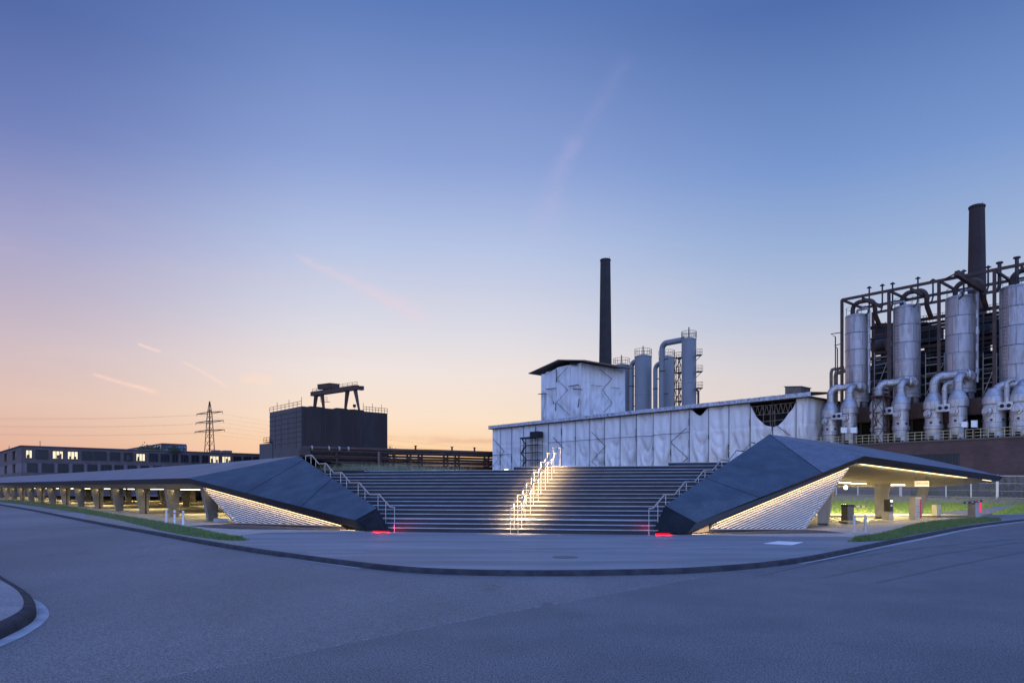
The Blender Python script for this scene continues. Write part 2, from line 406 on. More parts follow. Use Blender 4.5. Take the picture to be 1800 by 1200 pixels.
# kerb: vertical face with a rounded nose plus a narrow top, in stones
mb = MB(); front = [c_[0] for c_ in cols]
prof = [(-.035, -KH-.02), (-.03, -.03), (-.012, -.006), (.02, .006), (.13, .006)]
vs = []
for i, p in enumerate(front):
    d = (front[min(i+1, 220)]-front[max(i-1, 0)]).normalized(); nrm = V((-d.y, d.x, 0))
    if nrm.y < 0: nrm = -nrm
    for o, z in prof: vs.append(p+nrm*o+UP*z)
n_ = len(prof)
mb.add(vs, [[i*n_+j, (i+1)*n_+j, (i+1)*n_+j+1, i*n_+j+1] for i in range(220) for j in range(n_-1)], True)
tag(mb.build('kerb', M['kerb']), kind='structure')
# pale gutter strip along the kerb foot on both wings
def gutter(x0, x1, w0, w1):
    mb = MB(); vs = []
    n = 50
    for i in range(n+1):
        px = x0+(x1-x0)*i/n
        p = G(px, ktop(px)); q = G(px+2, ktop(px+2)); d = (q-p).normalized(); nr = V((-d.y, d.x, 0)); nr = nr if nr.y < 0 else -nr
        w = w0+(w1-w0)*i/n
        for o in (.04, .04+w):
            r = p+nr*o; vs.append(V((r.x, r.y, zg(r.x, r.y)-KH+.004)))
    mb.add(vs, [[2*i, 2*i+1, 2*i+3, 2*i+2] for i in range(n)])
    return mb
g2 = gutter(1400, 2050, .2, .34); g3 = gutter(500, 640, .05, .12)
g2.add(g3.v, g3.f)
tag(g2.build('gutter', M['gutter']), kind='structure')
# coarse newer asphalt in the right foreground, with its ragged joint
seam = [(150, 1228), (250, 1200), (330, 1182), (500, 1155), (600, 1133), (700, 1113), (840, 1086), (960, 1064), (1060, 1046), (1180, 1024), (1300, 1003), (1420, 995), (1560, 963), (1700, 940), (2300, 900)]
def Gr(px, py): return G(px, py, -KH)
mb = MB(); vs = []; n = 60
random.seed(3)
for i in range(n+1):
    px = 150+(1300-150)*i/n; p = Gr(px, curve(seam, px)+random.uniform(-.8, .8)); p.z += .004
    vs.append(p)
vs2 = []
for px in range(1320, 2060, 20):
    p = Gr(px, ktop(px)+(KH*F/G(px, ktop(px)).y)+2.5+.004*(px-1320)); p.z += .004; vs2.append(p)
vs2 += [V((60, 10, -KH+.004)), V((40, -10, -KH+.004)), V((-12, -10, -KH+.004)), V((-9, 2, -KH+.004))]
from mathutils.geometry import tessellate_polygon
pl = vs+vs2
tri = tessellate_polygon([[V((p.x, p.y, 0)) for p in pl]])
mb.add(pl, [list(t_) for t_ in tri])
tag(mb.build('road_patch', M['asphalt2']), kind='structure')
mb = MB(); seg = []
for i in range(190):
    px = 160+i*6.1+random.uniform(-1, 1)
    if random.random() < .6: continue
    a = Gr(px, curve(seam, px)-.3+random.uniform(-.7, .7)); b = Gr(px+random.uniform(2, 6), curve(seam, px+4)-.3+random.uniform(-.7, .7))
    d = (b-a).normalized(); nr = V((-d.y, d.x, 0))*random.uniform(.004, .011)
    a.z = b.z = -KH+.009
    mb.poly(a-nr, b-nr, b+nr, a+nr)
tag(mb.build('asphalt_joint', M['gutter']), kind='structure')
mb = MB()
for pts_ in ([(1330, 1012), (1420, 992), (1580, 966), (1800, 946)], [(1450, 1014), (1620, 978), (1850, 944)], [(1540, 1024), (1700, 988), (1900, 952)]):
    pts_ = smooth(pts_, 2)
    for (x0_, y0_), (x1_, y1_) in zip(pts_, pts_[1:]):
        a, b = Gr(x0_, y0_), Gr(x1_, y1_); d = (b-a).normalized(); nr = V((-d.y, d.x, 0))*random.uniform(.035, .045); a.z += .0105; b.z += .0105
        mb.poly(a-nr, b-nr, b+nr, a+nr)
tag(mb.build('tyre_marks', mat('tyre_marks', (.075, .078, .08), (.09, .093, .096), .55, s=.8)), kind='structure')
# traffic island at the lower left
def isl(pts, dz): return [Gr(x, y)+UP*dz for x, y in pts]
outer = smooth([(-160, 930), (-60, 975), (0, 1008), (20, 1026), (42, 1044), (60, 1053), (75, 1060), (86, 1073), (87, 1083), (75, 1097), (52, 1112), (30, 1124), (0, 1136), (-60, 1160), (-200, 1215)], 2)
inner = smooth([(-160, 938), (-60, 988), (0, 1018), (18, 1032), (35, 1042), (50, 1052), (60, 1064), (65, 1076), (63, 1088), (50, 1099), (30, 1110), (0, 1125), (-60, 1150), (-200, 1205)], 2)
mb = MB(); a_, b_ = isl(outer, .005), isl(inner, .008)
mb.add(a_+b_, [[i, i+1, len(a_)+i+1, len(a_)+i] for i in range(len(a_)-1)])
tag(mb.build('island_gutter', M['gutter']), kind='structure')
mb = MB(); ringp = [(0, 0), (0.01, .1), (.05, .14), (.3, .155)]
cen_ = Gr(-60, 1070)
vs = []
for i, p in enumerate(b_):
    d = (b_[min(i+1, len(b_)-1)]-b_[max(i-1, 0)]).normalized(); nr = V((-d.y, d.x, 0)); 
    if nr.dot(cen_-p) < 0: nr = -nr
    for o, z in ringp: vs.append(p+nr*min(o, .16)+UP*z)
k_ = len(ringp)
mb.add(vs, [[i*k_+j, (i+1)*k_+j, (i+1)*k_+j+1, i*k_+j+1] for i in range(len(b_)-1) for j in range(k_-1)], True)
tag(mb.build('island_kerb', M['kerb']), kind='structure')
top = [vs[i*k_+k_-1]+UP*.002 for i in range(len(b_))]
mb = MB(); tri = tessellate_polygon([[V((p.x, p.y, 0)) for p in top]]); mb.add(top, [list(q) for q in tri])
tag(mb.build('island', M['plaza']), kind='structure')

# paths, grass, gravel
gl_up = smooth([(-100, 874), (0, 877.5), (60, 881), (120, 890), (167, 897), (200, 903.5), (267, 914), (300, 920), (350, 930), (400, 943), (425, 947.5)], 1)
gl_lo = smooth([(-100, 875), (0, 881), (100, 894.5), (167, 905), (200, 911), (250, 923), (300, 935), (350, 943), (400, 949), (425, 948.5)], 1)
tag(strip(gl_up, gl_lo, .01, -80, 424, 80, 3, .05).build('verge', M['soil']), kind='structure')
gr_up = smooth([(1504, 948), (1542, 942), (1578, 931), (1611, 920), (1667, 913), (1716, 910), (1756, 913)], 1)
gr_lo = smooth([(1504, 950.7), (1556, 949), (1600, 939.5), (1667, 928), (1710, 920), (1756, 914)], 1)
tag(strip(gr_up, gr_lo, .01, 1505, 1755, 50, 3, .06).build('verge', M['soil']), kind='structure')
ge_lo = [(x, ktop(x)-1.5) for x in range(-80, 480, 20)]
tag(strip([(x, curve(gl_lo, x)+.5) for x in range(-80, 440, 20)], [(x, max(curve(gl_lo, x)+.8, ktop(x)-2)) for x in range(-80, 440, 20)], .006, 150, 430, 40, 2).build('gravel_edge', M['gravel']), kind='structure')
# pale paving in front of the left columns and under both canopies
tag(strip([(-80, 872), (0, 876), (57, 881), (140, 890.5), (205, 899), (250, 903.5), (304, 910), (368, 916), (420, 921), (640, 932.5)],
          [(x, curve(gl_up, x)+1) for x in range(-80, 420, 20)]+[(425, 940), (460, 936), (520, 935), (640, 934.5)], .004, -80, 640, 90, 3).build('path', M['paving']), kind='structure')
tag(strip([(1205, 937), (1248, 934), (1414, 928), (1440, 925), (1500, 921), (1560, 918), (1600, 914), (1660, 909), (1720, 906)],
          [(1205, 938.5), (1250, 940.5), (1400, 942.5), (1500, 942.5), (1540, 941), (1578, 930), (1611, 919), (1667, 912), (1720, 909.5)], .004, 1205, 1720, 60, 3).build('path', M['paving']), kind='structure')
# garage floor sheets
def gs(pts, dz): return [V((p.x, p.y, zg(p.x, p.y)+dz)) for p in pts]
mb = MB(); n = 24; vs = []
for i in range(n+1):
    s_ = -8+i*112/n
    for j in range(7):
        p = PD-B*.9+A*s_+B*(j*5.5); vs.append(V((p.x, p.y, zg(p.x, p.y)+.004)))
mb.add(vs, [[i*7+j, (i+1)*7+j, (i+1)*7+j+1, i*7+j+1] for i in range(n) for j in range(6)], True)
tag(mb.build('garage_floor', M['floor']), kind='structure')
mb = MB(); q = [V((10, 34, .005)), G(1430, 924.5)+UP*.005, G(1500, 920)+UP*.005, G(1600, 913)+UP*.005, G(1715, 905)+UP*.005, V((38, 60, .005)), V((10, 60, .005))]
mb.poly(*q); tag(mb.build('garage_floor', M['floor']), kind='structure')
# near-black flat strips on the ground along the screens
mb = MB(); mb.poly(*[G(x, y, .007) for x, y in ((333, 923.5), (413, 919.5), (470, 922), (603, 928), (596, 931), (413, 929.5), (370, 927))]); tag(mb.build('dark_strip', M['blackbase']), kind='structure')
mb = MB(); mb.poly(*[G(x, y, .007) for x, y in ((1245, 934), (1414, 930), (1450, 932), (1488, 936.5), (1440, 936.5), (1380, 937.5), (1300, 938), (1245, 937.5))]); tag(mb.build('dark_strip', M['blackbase']), kind='structure')
# plaza lines, plate and manhole
mb = MB()
ln = smooth([(640, 958), (760, 961), (900, 965), (985, 967.5), (1080, 967), (1200, 962.5), (1300, 960.3)], 2)
for (a, b), (c_, d) in zip(ln, ln[1:]): mb.poly(G(a, b+.45, .005), G(c_, d+.45, .005), G(c_, d-.3, .005), G(a, b-.3, .005))
tag(mb.build('channel_line', M['gutter']), kind='structure')
mb = MB(); mb.slab([G(x, y, .003) for x, y in ((1343, 955), (1392, 957.5), (1411, 953), (1368, 951))], UP*.012)
tag(mb.build('ground_plate', M['whiteplastic'], origin=G(1377, 954)), 'pale flat rectangular plate lying on the plaza in front of the right louvre screen', 'plate')
mb = MB(); c0 = G(993, 978.5, .004); mb.lathe(c0, [(.33, 0), (.33, .008), (.27, .01)], 24)
tag(mb.build('manhole_cover', M['manhole'], origin=c0), 'rusty round manhole cover in the plaza before the steps', 'manhole')
mb = MB()
for x0, y0, x1, y1 in ((535, 968.5, 640, 968), (1380, 973, 1440, 967)):
    mb.poly(G(x0, y0, .004), G(x1, y1, .004), G(x1+6, y1+2.2, .004), G(x0+10, y0+3.2, .004))
tag(mb.build('concrete_patch', mat('patch_concrete', (.17, .178, .19), (.23, .235, .245), .7, s=3.)), kind='structure')

def blades(mb, pos, h, w, lean=.4):
    for p in pos:
        a = random.uniform(0, 6.28); hh = h*random.uniform(.5, 1.3); d = V((math.cos(a), math.sin(a), 0))
        tip = p+V((random.uniform(-lean, lean)*hh, random.uniform(-lean, lean)*hh, hh))
        mb.poly(p-d*w, p+d*w, tip)
def scatter(up, lo, x0, x1, n, dz=.02, bulge=.05):
    r = []
    for _ in range(n):
        px = random.uniform(x0, x1); f = random.random()
        a, b = curve(up, px), curve(lo, px); p = G(px, b+(a-b)*f, dz); p.z += bulge*math.sin(math.pi*f); r.append(p)
    return r
mb = MB(); blades(mb, scatter(gl_up, gl_lo, -60, 426, 9000), .1, .012)
blades(mb, scatter([(x, y-1.2) for x, y in gl_up], [(x, y+1.6) for x, y in gl_lo], -60, 432, 3500, 0, .02), .08, .012)
blades(mb, scatter(gl_lo, [(x, y+1.5) for x, y in gl_lo], 150, 440, 700, 0, 0), .08, .012)
tag(mb.build('grass', M['grass']), kind='stuff')
mb = MB(); blades(mb, scatter(gr_up, gr_lo, 1503, 1757, 8000), .12, .012)
blades(mb, scatter([(x, y-1.3) for x, y in gr_up], [(x, y+1.6) for x, y in gr_lo], 1498, 1760, 3000, 0, .02), .09, .012)
blades(mb, scatter([(1500, 949), (1760, 913)], [(1500, 951), (1760, 914)], 1490, 1520, 120, 0, 0), .06, .012)
tag(mb.build('grass', M['grass']), kind='stuff')
# the bank on the right, rising to the fence
def bank(px, f):
    # f 0 at the toe, 1 at the fence
    toe = G(px, curve([(1440, 902), (1600, 901.5), (1700, 903), (1740, 905), (1800, 902), (2000, 893), (2300, 886)], px))
    fe = atc(px, curve([(1440, 869), (1465, 870), (1600, 873), (1765, 876.5), (1800, 877.5), (2000, 882), (2300, 890)], px), 78.5)
    return toe, fe
def bankpt(px, f):
    a, b = bank(px, f); p = lerp(a, b, f); p.z = a.z+(b.z-a.z)*(f**1.1)-.01*(f == 0); return p
for nm, f0, f1, mt in (('bank', 0, .62, M['bankgrass']), ('dry_bank', .62, 1., M['drygrass'])):
    mb = MB(); vs = []
    for i in range(41):
        px = 1420+i*(2200-1420)/40
        for j in range(7): vs.append(bankpt(px, f0+(f1-f0)*j/6)+UP*.01)
    mb.add(vs, [[i*7+j, (i+1)*7+j, (i+1)*7+j+1, i*7+j+1] for i in range(40) for j in range(6)], True)
    tag(mb.build(nm, mt), kind='structure')
mb = MB()
pos = []
for _ in range(9000):
    px = random.uniform(1430, 1850); f = random.random()**.8*.66; q = bankpt(px, f); y_ = H-(q.z-E)*F/q.y
    if 1640 < px < 1790 and curve([(1640, 901), (1700, 896), (1750, 890.5), (1790, 886)], px) < y_ < curve([(1640, 902), (1700, 903.4), (1738, 905), (1765, 895), (1790, 887)], px): continue
    pos.append(q)
blades(mb, pos, .16, .022)
tag(mb.build('bank_grass', M['bankgrass']), kind='stuff')
mb = MB(); pos = [bankpt(random.uniform(1430, 1850), .6+.4*random.random()) for _ in range(3500)]
blades(mb, pos, .28, .02)
tag(mb.build('dry_grass', M['drygrass']), kind='stuff')
# gravel ramp climbing the bank
def bank_at(px, py):
    lo_, hi_ = 0., 1.
    for _ in range(20):
        f = (lo_+hi_)/2; p = bankpt(px, f)
        if H-(p.z-E)*F/p.y > py: lo_ = f
        else: hi_ = f
    return bankpt(px, lo_)
mb = MB(); vs = []; n = 24
for i in range(n+1):
    px = 1640+150*i/n; u_ = curve([(1640, 901.2), (1700, 896.5), (1750, 891), (1790, 886.3)], px); l_ = curve([(1640, 901.8), (1700, 903), (1738, 904.5), (1765, 895), (1790, 887)], px)
    for j in range(5): p = bank_at(px, l_+(u_-l_)*j/4); vs.append(p+UP*.035)
mb.add(vs, [[i*5+j, (i+1)*5+j, (i+1)*5+j+1, i*5+j+1] for i in range(n) for j in range(4)], True)
o_ = len(mb.v)
mb.poly(*[G(x, y, .008) for x, y in ((1600, 911), (1640, 902), (1700, 903.4), (1738, 905), (1722, 908.5))])
tag(mb.build('gravel', M['gravel']), kind='structure')

# ---------------------------------------------------------------- the open stair
th = math.radians(11.54)
NN = V((math.sin(th), math.cos(th), 0)); TT = V((NN.y, -NN.x, 0))
N0, RI, TR, LA = 29.15, .18, .38, 1.02
def nose(k): return N0+TR*(k-1)+(LA-TR)*((k-1)//3)
def onN(p, q, N):                       # where the plan line p-q crosses the nosing line N
    a, b = p.dot(NN), q.dot(NN); return p+(q-p)*((N-a)/(b-a))
LW0, LW1 = V((-5.91, 31.6, 0)), V((-12.4, 42., 0))      # left and right flanks (under the wedge ridges)
RW0, RW1 = V((6.18, 29.2, 0)), V((13.55, 38., 0))
def pxN(px, N):                         # point on nosing line N seen at column px
    r = (px-900)/F; D = N/(NN.y+NN.x*r); return V((r*D, D, 0))
stair = thing('open_staircase', 'wide dark stone staircase with pale step edges rising between the two wedge roofs', 'staircase', (.6, 30, 0))
for k in range(1, 19):
    N = nose(k); Nn = nose(k+1) if k < 18 else N+2.2
    if k == 16: Nn = nose(17)
    l0, r0 = onN(LW0, LW1, N), onN(RW0, RW1, N)
    l1, r1 = onN(LW0, LW1, Nn), onN(RW0, RW1, Nn)
    if k == 17: l0 = pxN(903, N); l1 = l0+NN*(Nn-N)
    if k == 18: l0 = pxN(1175, N); l1 = l0+NN*(Nn-N)
    lt0 = l0; lt1 = l1
    if k == 16: lt0 = pxN(650, N)
    z = k*RI
    mb = MB(); mb.slab([p-NN*.03+UP*(z-.03) for p in (lt0, r0)]+[p-NN*.005+UP*(z-.03) for p in (r1, lt1)], UP*.03)
    mb.build('tread', M['tread'], stair)
    mb = MB(); mb.slab([p+UP*(z-RI) for p in (l0, r0, r0+NN*.3, l0+NN*.3)], UP*(RI-.0305)); mb.build('riser', M['riser'], stair)
# dark parapet at the left end of the top step and at the right end of the highest course
mb = MB(); N = nose(16)
a, b = onN(LW0, LW1, N), pxN(649, N)
mb.slab([a+UP*2.7, b+UP*2.7, b+NN*.25+UP*2.7, a+NN*.25+UP*2.7], UP*.21)
mb.build('parapet', M['riser'], stair)
# grassy roof deck behind the stair
deck = MB()
p = [onN(LW0, LW1, nose(16)+.3), pxN(903, nose(16)+.3), pxN(903, nose(17)+.4), V((14, 37.6, 0)), V((20, 47, 0)), V((10, 62, 0)), V((-20, 72, 0)), V((-26, 60, 0)), V((-13.2, 43.5, 0))]
deck.slab([q+UP*2.3 for q in p], UP*.53)
tag(deck.build('roof_deck', M['soil']), kind='structure')
mb = MB(); pos = []
for _ in range(9000):
    px = random.choice((random.uniform(560, 720), random.triangular(560, 840, 600))); D = random.uniform(42.5, 52) if px < 700 else random.uniform(43, 47)
    x = (px-900)*D/F; pos.append(V((x, D, 2.8)))
blades(mb, pos, .55, .014, .5)
tag(mb.build('roof_weeds', M['weeds']), kind='stuff')

# ---------------------------------------------------------------- handrails
def handrail(name, label, base0, baseN, side, group, kmax, led, top_extra=None, first=0):
    """base0/baseN: plan points at the first and last nosing; the rail slopes over each flight and runs level over each landing"""
    t_ = thing(name, label, 'handrail', base0, group)
    def P(N, z): q = onN(base0, baseN, N); return V((q.x, q.y, z))
    pts = [P(N0-.35, 1.02), P(N0-.3, 1.05), P(N0+.0, 1.06)]
    for c_ in range(1, kmax+1):
        s0 = nose(3*c_)+.12; z0 = 3*c_*RI+1.05
        pts += [P(s0, z0), P(min(nose(3*c_+1), s0+.85), z0)]
    if top_extra: pts += [P(pts[-1].dot(NN)+x, z) for x, z in top_extra]
    mb = MB(); mb.path(pts, .026, 8); mb.build('rail', M['steel'], t_)
    # LED profile under the tube
    mb = MB()
    for a, b in zip(pts[1:], pts[2:]):
        d = (b-a)
        if d.length < .2: continue
        mb.beam(a-UP*.03, b-UP*.03, .018, .012)
    mb.build('light_strip', led, t_)
    def railz(N):
        for a, b in zip(pts, pts[1:]):
            na, nb = a.dot(NN), b.dot(NN)
            if na <= N <= nb: return a.z+(b.z-a.z)*(N-na)/(nb-na)
        return pts[-1].z
    def level(N):
        k = 0
        while k < 17 and nose(k+1) <= N: k += 1
        return k*RI
    Np = [N0-.34]
    for c_ in range(0, kmax): Np += [nose(3*c_+1)+.3+.05, nose(3*c_+3)+.22]
    Np.append(pts[-1].dot(NN)-.02)
    for N in Np:
        mb = MB(); q = P(N, level(N)); e = P(N, railz(N)-.02)
        mb.tube(q, e, .0125, n=8); mb.lathe(q, [(.045, 0), (.045, .012)], 12); mb.build('post', M['steel'], t_)
    return t_, pts
cl0, cl1 = V((-.115, 29.2, 0)), V((2.07, 38.6, 0))
cr0, cr1 = V((.195, 29.15, 0)), V((2.4, 38.5, 0))
hc1, pc1 = handrail('handrail', 'left of the two lit steel handrails up the middle of the steps', cl0, cl1, -1, 'handrails on the steps', 5, M['warmled'], [(.5, 4.11), (1.0, 4.11)])
hc2, pc2 = handrail('handrail', 'right of the two lit steel handrails up the middle of the steps', cr0, cr1, 1, 'handrails on the steps', 5, M['warmled'], [(.5, 4.11), (1.25, 4.11)])
mb = MB(); mb.path([pc1[-1], (pc1[-1]+pc2[-1])/2+UP*.03, pc2[-1]], .024); mb.build('end_loop', M['steel'], hc2)
hl, pl_ = handrail('handrail', 'slender unlit handrail along the left edge of the steps beside the left wedge roof', onN(V((-5.19, 30.8, 0)), V((-11.78, 41.2, 0)), N0), V((-11.78, 41.2, 0)), -1, 'handrails on the steps', 5, M['steel'])
hr, pr_ = handrail('handrail', 'slender unlit handrail along the right edge of the steps beside the right wedge roof', onN(V((5.59, 28.6, 0)), V((11.7, 36.45, 0)), N0), V((11.7, 36.45, 0)), 1, 'handrails on the steps', 5, M['steel'], [(.9, 2.7+1.55), (1.5, 2.7+1.55)])
for i, pts in enumerate((pc1, pc2)):
    for a, b in zip(pts[1:], pts[2:]):
        if (b-a).length < .3: continue
        sd = -TT if i == 0 else TT
        o = area('led', a-UP*.055, b-UP*.055, .03, 50*(b-a).length, WARM, (sd.x*.05, sd.y*.05, -1), None, 120)
# small bright floor light at the top of the steps
p = pxN(889, nose(16)); fl = p+UP*(16*RI)+NN*.12
f_ = thing('floor_light', 'small glowing floor lamp on the top step left of the middle handrails', 'lamp', fl)
mb = MB(); mb.slab([fl-TT*.12, fl+TT*.12, fl+TT*.12+NN*.08, fl-TT*.12+NN*.08], UP*.05); mb.build('housing', M['steel'], f_)
mb = MB(); mb.slab([fl-TT*.11-NN*.012+UP*.01, fl+TT*.11-NN*.012+UP*.01, fl+TT*.11-NN*.002+UP*.01, fl-TT*.11-NN*.002+UP*.01], UP*.035); mb.build('lens', M['floorled'], f_)

# ---------------------------------------------------------------- left wedge and canopy
def clipline(poly, p, d):               # clip the 2-D line p+t*d to a convex polygon
    t0, t1 = -1e9, 1e9; n = len(poly)
    ar = sum(poly[i][0]*poly[(i+1) % n][1]-poly[(i+1) % n][0]*poly[i][1] for i in range(n))
    for i in range(n):
        a, b = poly[i], poly[(i+1) % n]; ex, ey = b[0]-a[0], b[1]-a[1]
        nx_, ny_ = (-ey, ex) if ar > 0 else (ey, -ex)
        num = nx_*(p[0]-a[0])+ny_*(p[1]-a[1]); den = nx_*d[0]+ny_*d[1]
        if abs(den) < 1e-9:
            if num < 0: return None
            continue
        t_ = -num/den
        if den > 0: t0 = max(t0, t_)
        else: t1 = min(t1, t_)
    return (t0, t1) if t1 > t0+.02 else None
def louvre(root, P0, P1, poly, topa, topb, pitch=.1, th_=.024):
    """slats parallel to the line topa-topb, filling the polygon (points in the vertical plane through P0-P1)"""
    d = flat(P1-P0).normalized(); nr = V((-d.y, d.x, 0)); nr = nr if nr.y > 0 else -nr
    def loc(p): return ((p-P0).dot(d), p.z)
    def wld(s_, z): return V((P0.x, P0.y, 0))+d*s_+UP*z
    pl = [loc(p) for p in poly]; a, b = loc(topa), loc(topb); L = math.hypot(b[0]-a[0], b[1]-a[1])
    dd = ((b[0]-a[0])/L, (b[1]-a[1])/L); nn = (dd[1], -dd[0]) if -dd[0] < 0 else (-dd[1], dd[0])
    if nn[1] > 0: nn = (-nn[0], -nn[1])
    mb = MB()
    for j in range(1, 60):
        q = (a[0]+nn[0]*pitch*j, a[1]+nn[1]*pitch*j); r = clipline(pl, q, dd)
        if not r: continue
        s_, e_ = q[0]+dd[0]*r[0], q[0]+dd[0]*r[1]
        p0 = wld(s_, q[1]+dd[1]*r[0]); p1 = wld(e_, q[1]+dd[1]*r[1])
        # a slanted blade, its outer edge lower
        mb.hexa([p0-nr*.03-UP*.016, p1-nr*.03-UP*.016, p1+nr*.03+UP*.006, p0+nr*.03+UP*.006], [p0-nr*.03+UP*(th_-.016), p1-nr*.03+UP*(th_-.016), p1+nr*.03+UP*(th_+.006), p0+nr*.03+UP*(th_+.006)])
    ls = mb.build('louvre_screen', M['slat'], root)
    fr = MB(); n = len(poly)
    for i in range(n): fr.beam(poly[i], poly[(i+1) % n], .07, .045)
    fr.build('screen_frame', M['steel'], ls)
    bk = MB(); bk.slab([p+nr*.16 for p in poly], nr*.03); bk.build('screen_backing', M['gap'], ls)
Lb1 = at(337, 850, 40.2); Lt1 = at(330, 840, 40.3)
LK = 40.2*(337+230)
LKt = 40.3*(330+230)
def Lb(px): return at(px, curve([(-400, 853.6), (0, 851.7), (337, 850)], px), LK/(px+230))
def Lt(px): return at(px, curve([(-400, 853), (0, 849), (330, 840)], px), LKt/(px+230))
LRp = {}
def ridgeL(px, py):
    r = (px-900)/F; p0 = V((-12.4, 42, 0)); s_ = (r*p0.y-p0.x)/(A.x-r*A.y); q = p0+A*s_
    return at(px, py, q.y)
L2 = at(525, 801, 42.0); L3 = at(662.5, 892.5, 31.55); L4 = at(623.7, 913.7, 31.15)
LBL = at(640, 932, 31.15); LBR = at(686, 933, 30.45)
R400, R200, R0, Rm = ridgeL(400, 812), ridgeL(200, 826), ridgeL(0, 838.5), ridgeL(-75, 842.5)
lc = thing('parking_canopy', 'long low canopy on tapered concrete columns with a folded wedge roof, left of the steps', 'canopy', flat(Lb1), 'canopies beside the steps')
XM = -75
mb = MB(); mb.poly(Lt1, L2, R400, Lt(230)); mb.poly(Lt(230), R400, R200, Lt(90)); mb.poly(Lt(90), R200, R0, Lt(-20)); mb.poly(Lt(-20), R0, Rm, Lt(XM))
inb = [p+B*7-UP*1. for p in (L2, R400, R200, R0, Rm)]
for (a, b), (c_, d) in zip(zip((L2, R400, R200, R0, Rm), inb), list(zip((L2, R400, R200, R0, Rm), inb))[1:]): mb.poly(a, b, d, c_)
rfo = mb.build('roof', M['roof'], lc)
def facet(mb, q, drop=.18): mb.slab(q, -UP*drop*0) if False else mb.poly(*q)
def onedge(p, q, px):
    r = (px-900)/F; t_ = (r*p.y-p.x)/((q.x-p.x)-r*(q.y-p.y)); return lerp(p, q, t_)
ja, jb, jc, jd = onedge(L3, L2, 535), onedge(Lt1, L4, 432.5), onedge(L3, L2, 584), onedge(Lt1, L4, 529)
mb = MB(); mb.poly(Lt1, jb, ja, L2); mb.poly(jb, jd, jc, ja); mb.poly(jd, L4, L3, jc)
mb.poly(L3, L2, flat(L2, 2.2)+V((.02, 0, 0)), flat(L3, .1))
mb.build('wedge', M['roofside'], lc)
def joint(name_parent, a, b, w=.03, off=None):
    off = off or UP*.004
    d = (b-a).normalized(); n_ = d.cross(UP).normalized()
    mb = MB(); mb.beam(a+off, b+off, w*1.3, .02); return mb.build('panel_joint', M['gap'], name_parent)
def onedge(p, q, px):
    r = (px-900)/F; t_ = (r*p.y-p.x)/((q.x-p.x)-r*(q.y-p.y)); return lerp(p, q, t_)
for tp, bp in ((535, 432.5), (584, 529)):
    a = onedge(L3, L2, tp) if tp > 525 else L2; b = onedge(Lt1, L4, bp); joint(lc, a, b, .028)
# thin edge fold lines on the flat roof plane
for a, b in ((215, 60), (420, 250)):
    pass
# fascia: vertical bands
mb = MB(); mb.poly(Lt(XM), Lt1, Lb1, Lb(XM)); mb.poly(Lt1, L4, LBL, Lb1)
mb.poly(Lb(XM), Lb1, Lb1+B*.22, Lb(XM)+B*.22)
mb.build('fascia', M['fascia'], lc)
inw = V((8.5, 11.3, 0)).normalized()
mb = MB(); mb.poly(L3, L4, LBL, LBR)
ep = mb.build('end_panel', M['endface'], lc)
def inset(q, f, off):
    c_ = sum(q, V((0, 0, 0)))/len(q); n_ = (q[1]-q[0]).cross(q[2]-q[0]).normalized(); n_ = n_ if n_.y < 0 else -n_
    return [lerp(p, c_, f)+n_*off for p in q]
mb = MB(); q = inset([L3, L4, LBL, LBR], .3, .004); qi = inset([L3, L4, LBL, LBR], .36, .006)
mb.poly(*q); mb.build('panel_groove', M['gap'], ep)
mb = MB(); mb.poly(*qi); mb.build('access_panel', M['endface'], ep)
# soffit in front of the columns, and the deep ceiling behind
LSK = 24700.
def Ls(px): return at(px, curve([(-300, 854), (0, 857.2), (130, 857.9), (375, 859.8)], px), LSK/(px+230))
sof = MB()
pxl = [XM, -20, 60, 160, 260, 337]
for a, b in zip(pxl, pxl[1:]): sof.poly(Lb(a)+B*.22, Lb(b)+B*.22, Ls(b+(38 if b == 337 else 0)), Ls(a))
Se = Ls(375)
Wi = V((-6.4, 31.9, .02))
sof.poly(Lb1+B*.22, LBL+V((.1, .3, 0)), Wi, Se)
for a, b in zip(pxl, pxl[1:]):
    p, q = Ls(a), Ls(b+(38 if b == 337 else 0)); sof.poly(p, q, q+B*33, p+B*33)
sof.poly(Se, V((-11.5, 40, 1.8)), V((-8, 50, 1.85)), Se+B*33)
sof.build('soffit', M['soffit'], lc)
# louvre screen
P0s, P1s = flat(Lb1)+inw*.28, flat(LBL)+inw*.28
sT, sL, sR = plane2(P0s, P1s, 358, 857), plane2(P0s, P1s, 413, 918.5), plane2(P0s, P1s, 601.5, 924)
louvre(lc, P0s, P1s, [sT, sL, sR], sT, sR)
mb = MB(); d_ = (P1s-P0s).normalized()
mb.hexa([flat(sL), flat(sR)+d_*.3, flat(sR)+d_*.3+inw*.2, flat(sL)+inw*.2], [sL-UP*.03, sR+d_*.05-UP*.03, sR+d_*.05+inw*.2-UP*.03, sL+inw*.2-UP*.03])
mb.build('plinth', M['blackbase'], lc)
# lamp strip under the sloping fascia
a, b = lerp(sT, sR, .01)-inw*.2+UP*.02, lerp(sT, sR, 1.2)-inw*.2+UP*.01
mb = MB(); mb.beam(lerp(a, b, .02)+inw*.14, lerp(a, b, .83)+inw*.14, .02, .02); mb.build('light_strip', M['warmled'], lc)
area('screen_light', a, b, .05, 58, WARM, (inw.x*.2, inw.y*.2, -1), lc)
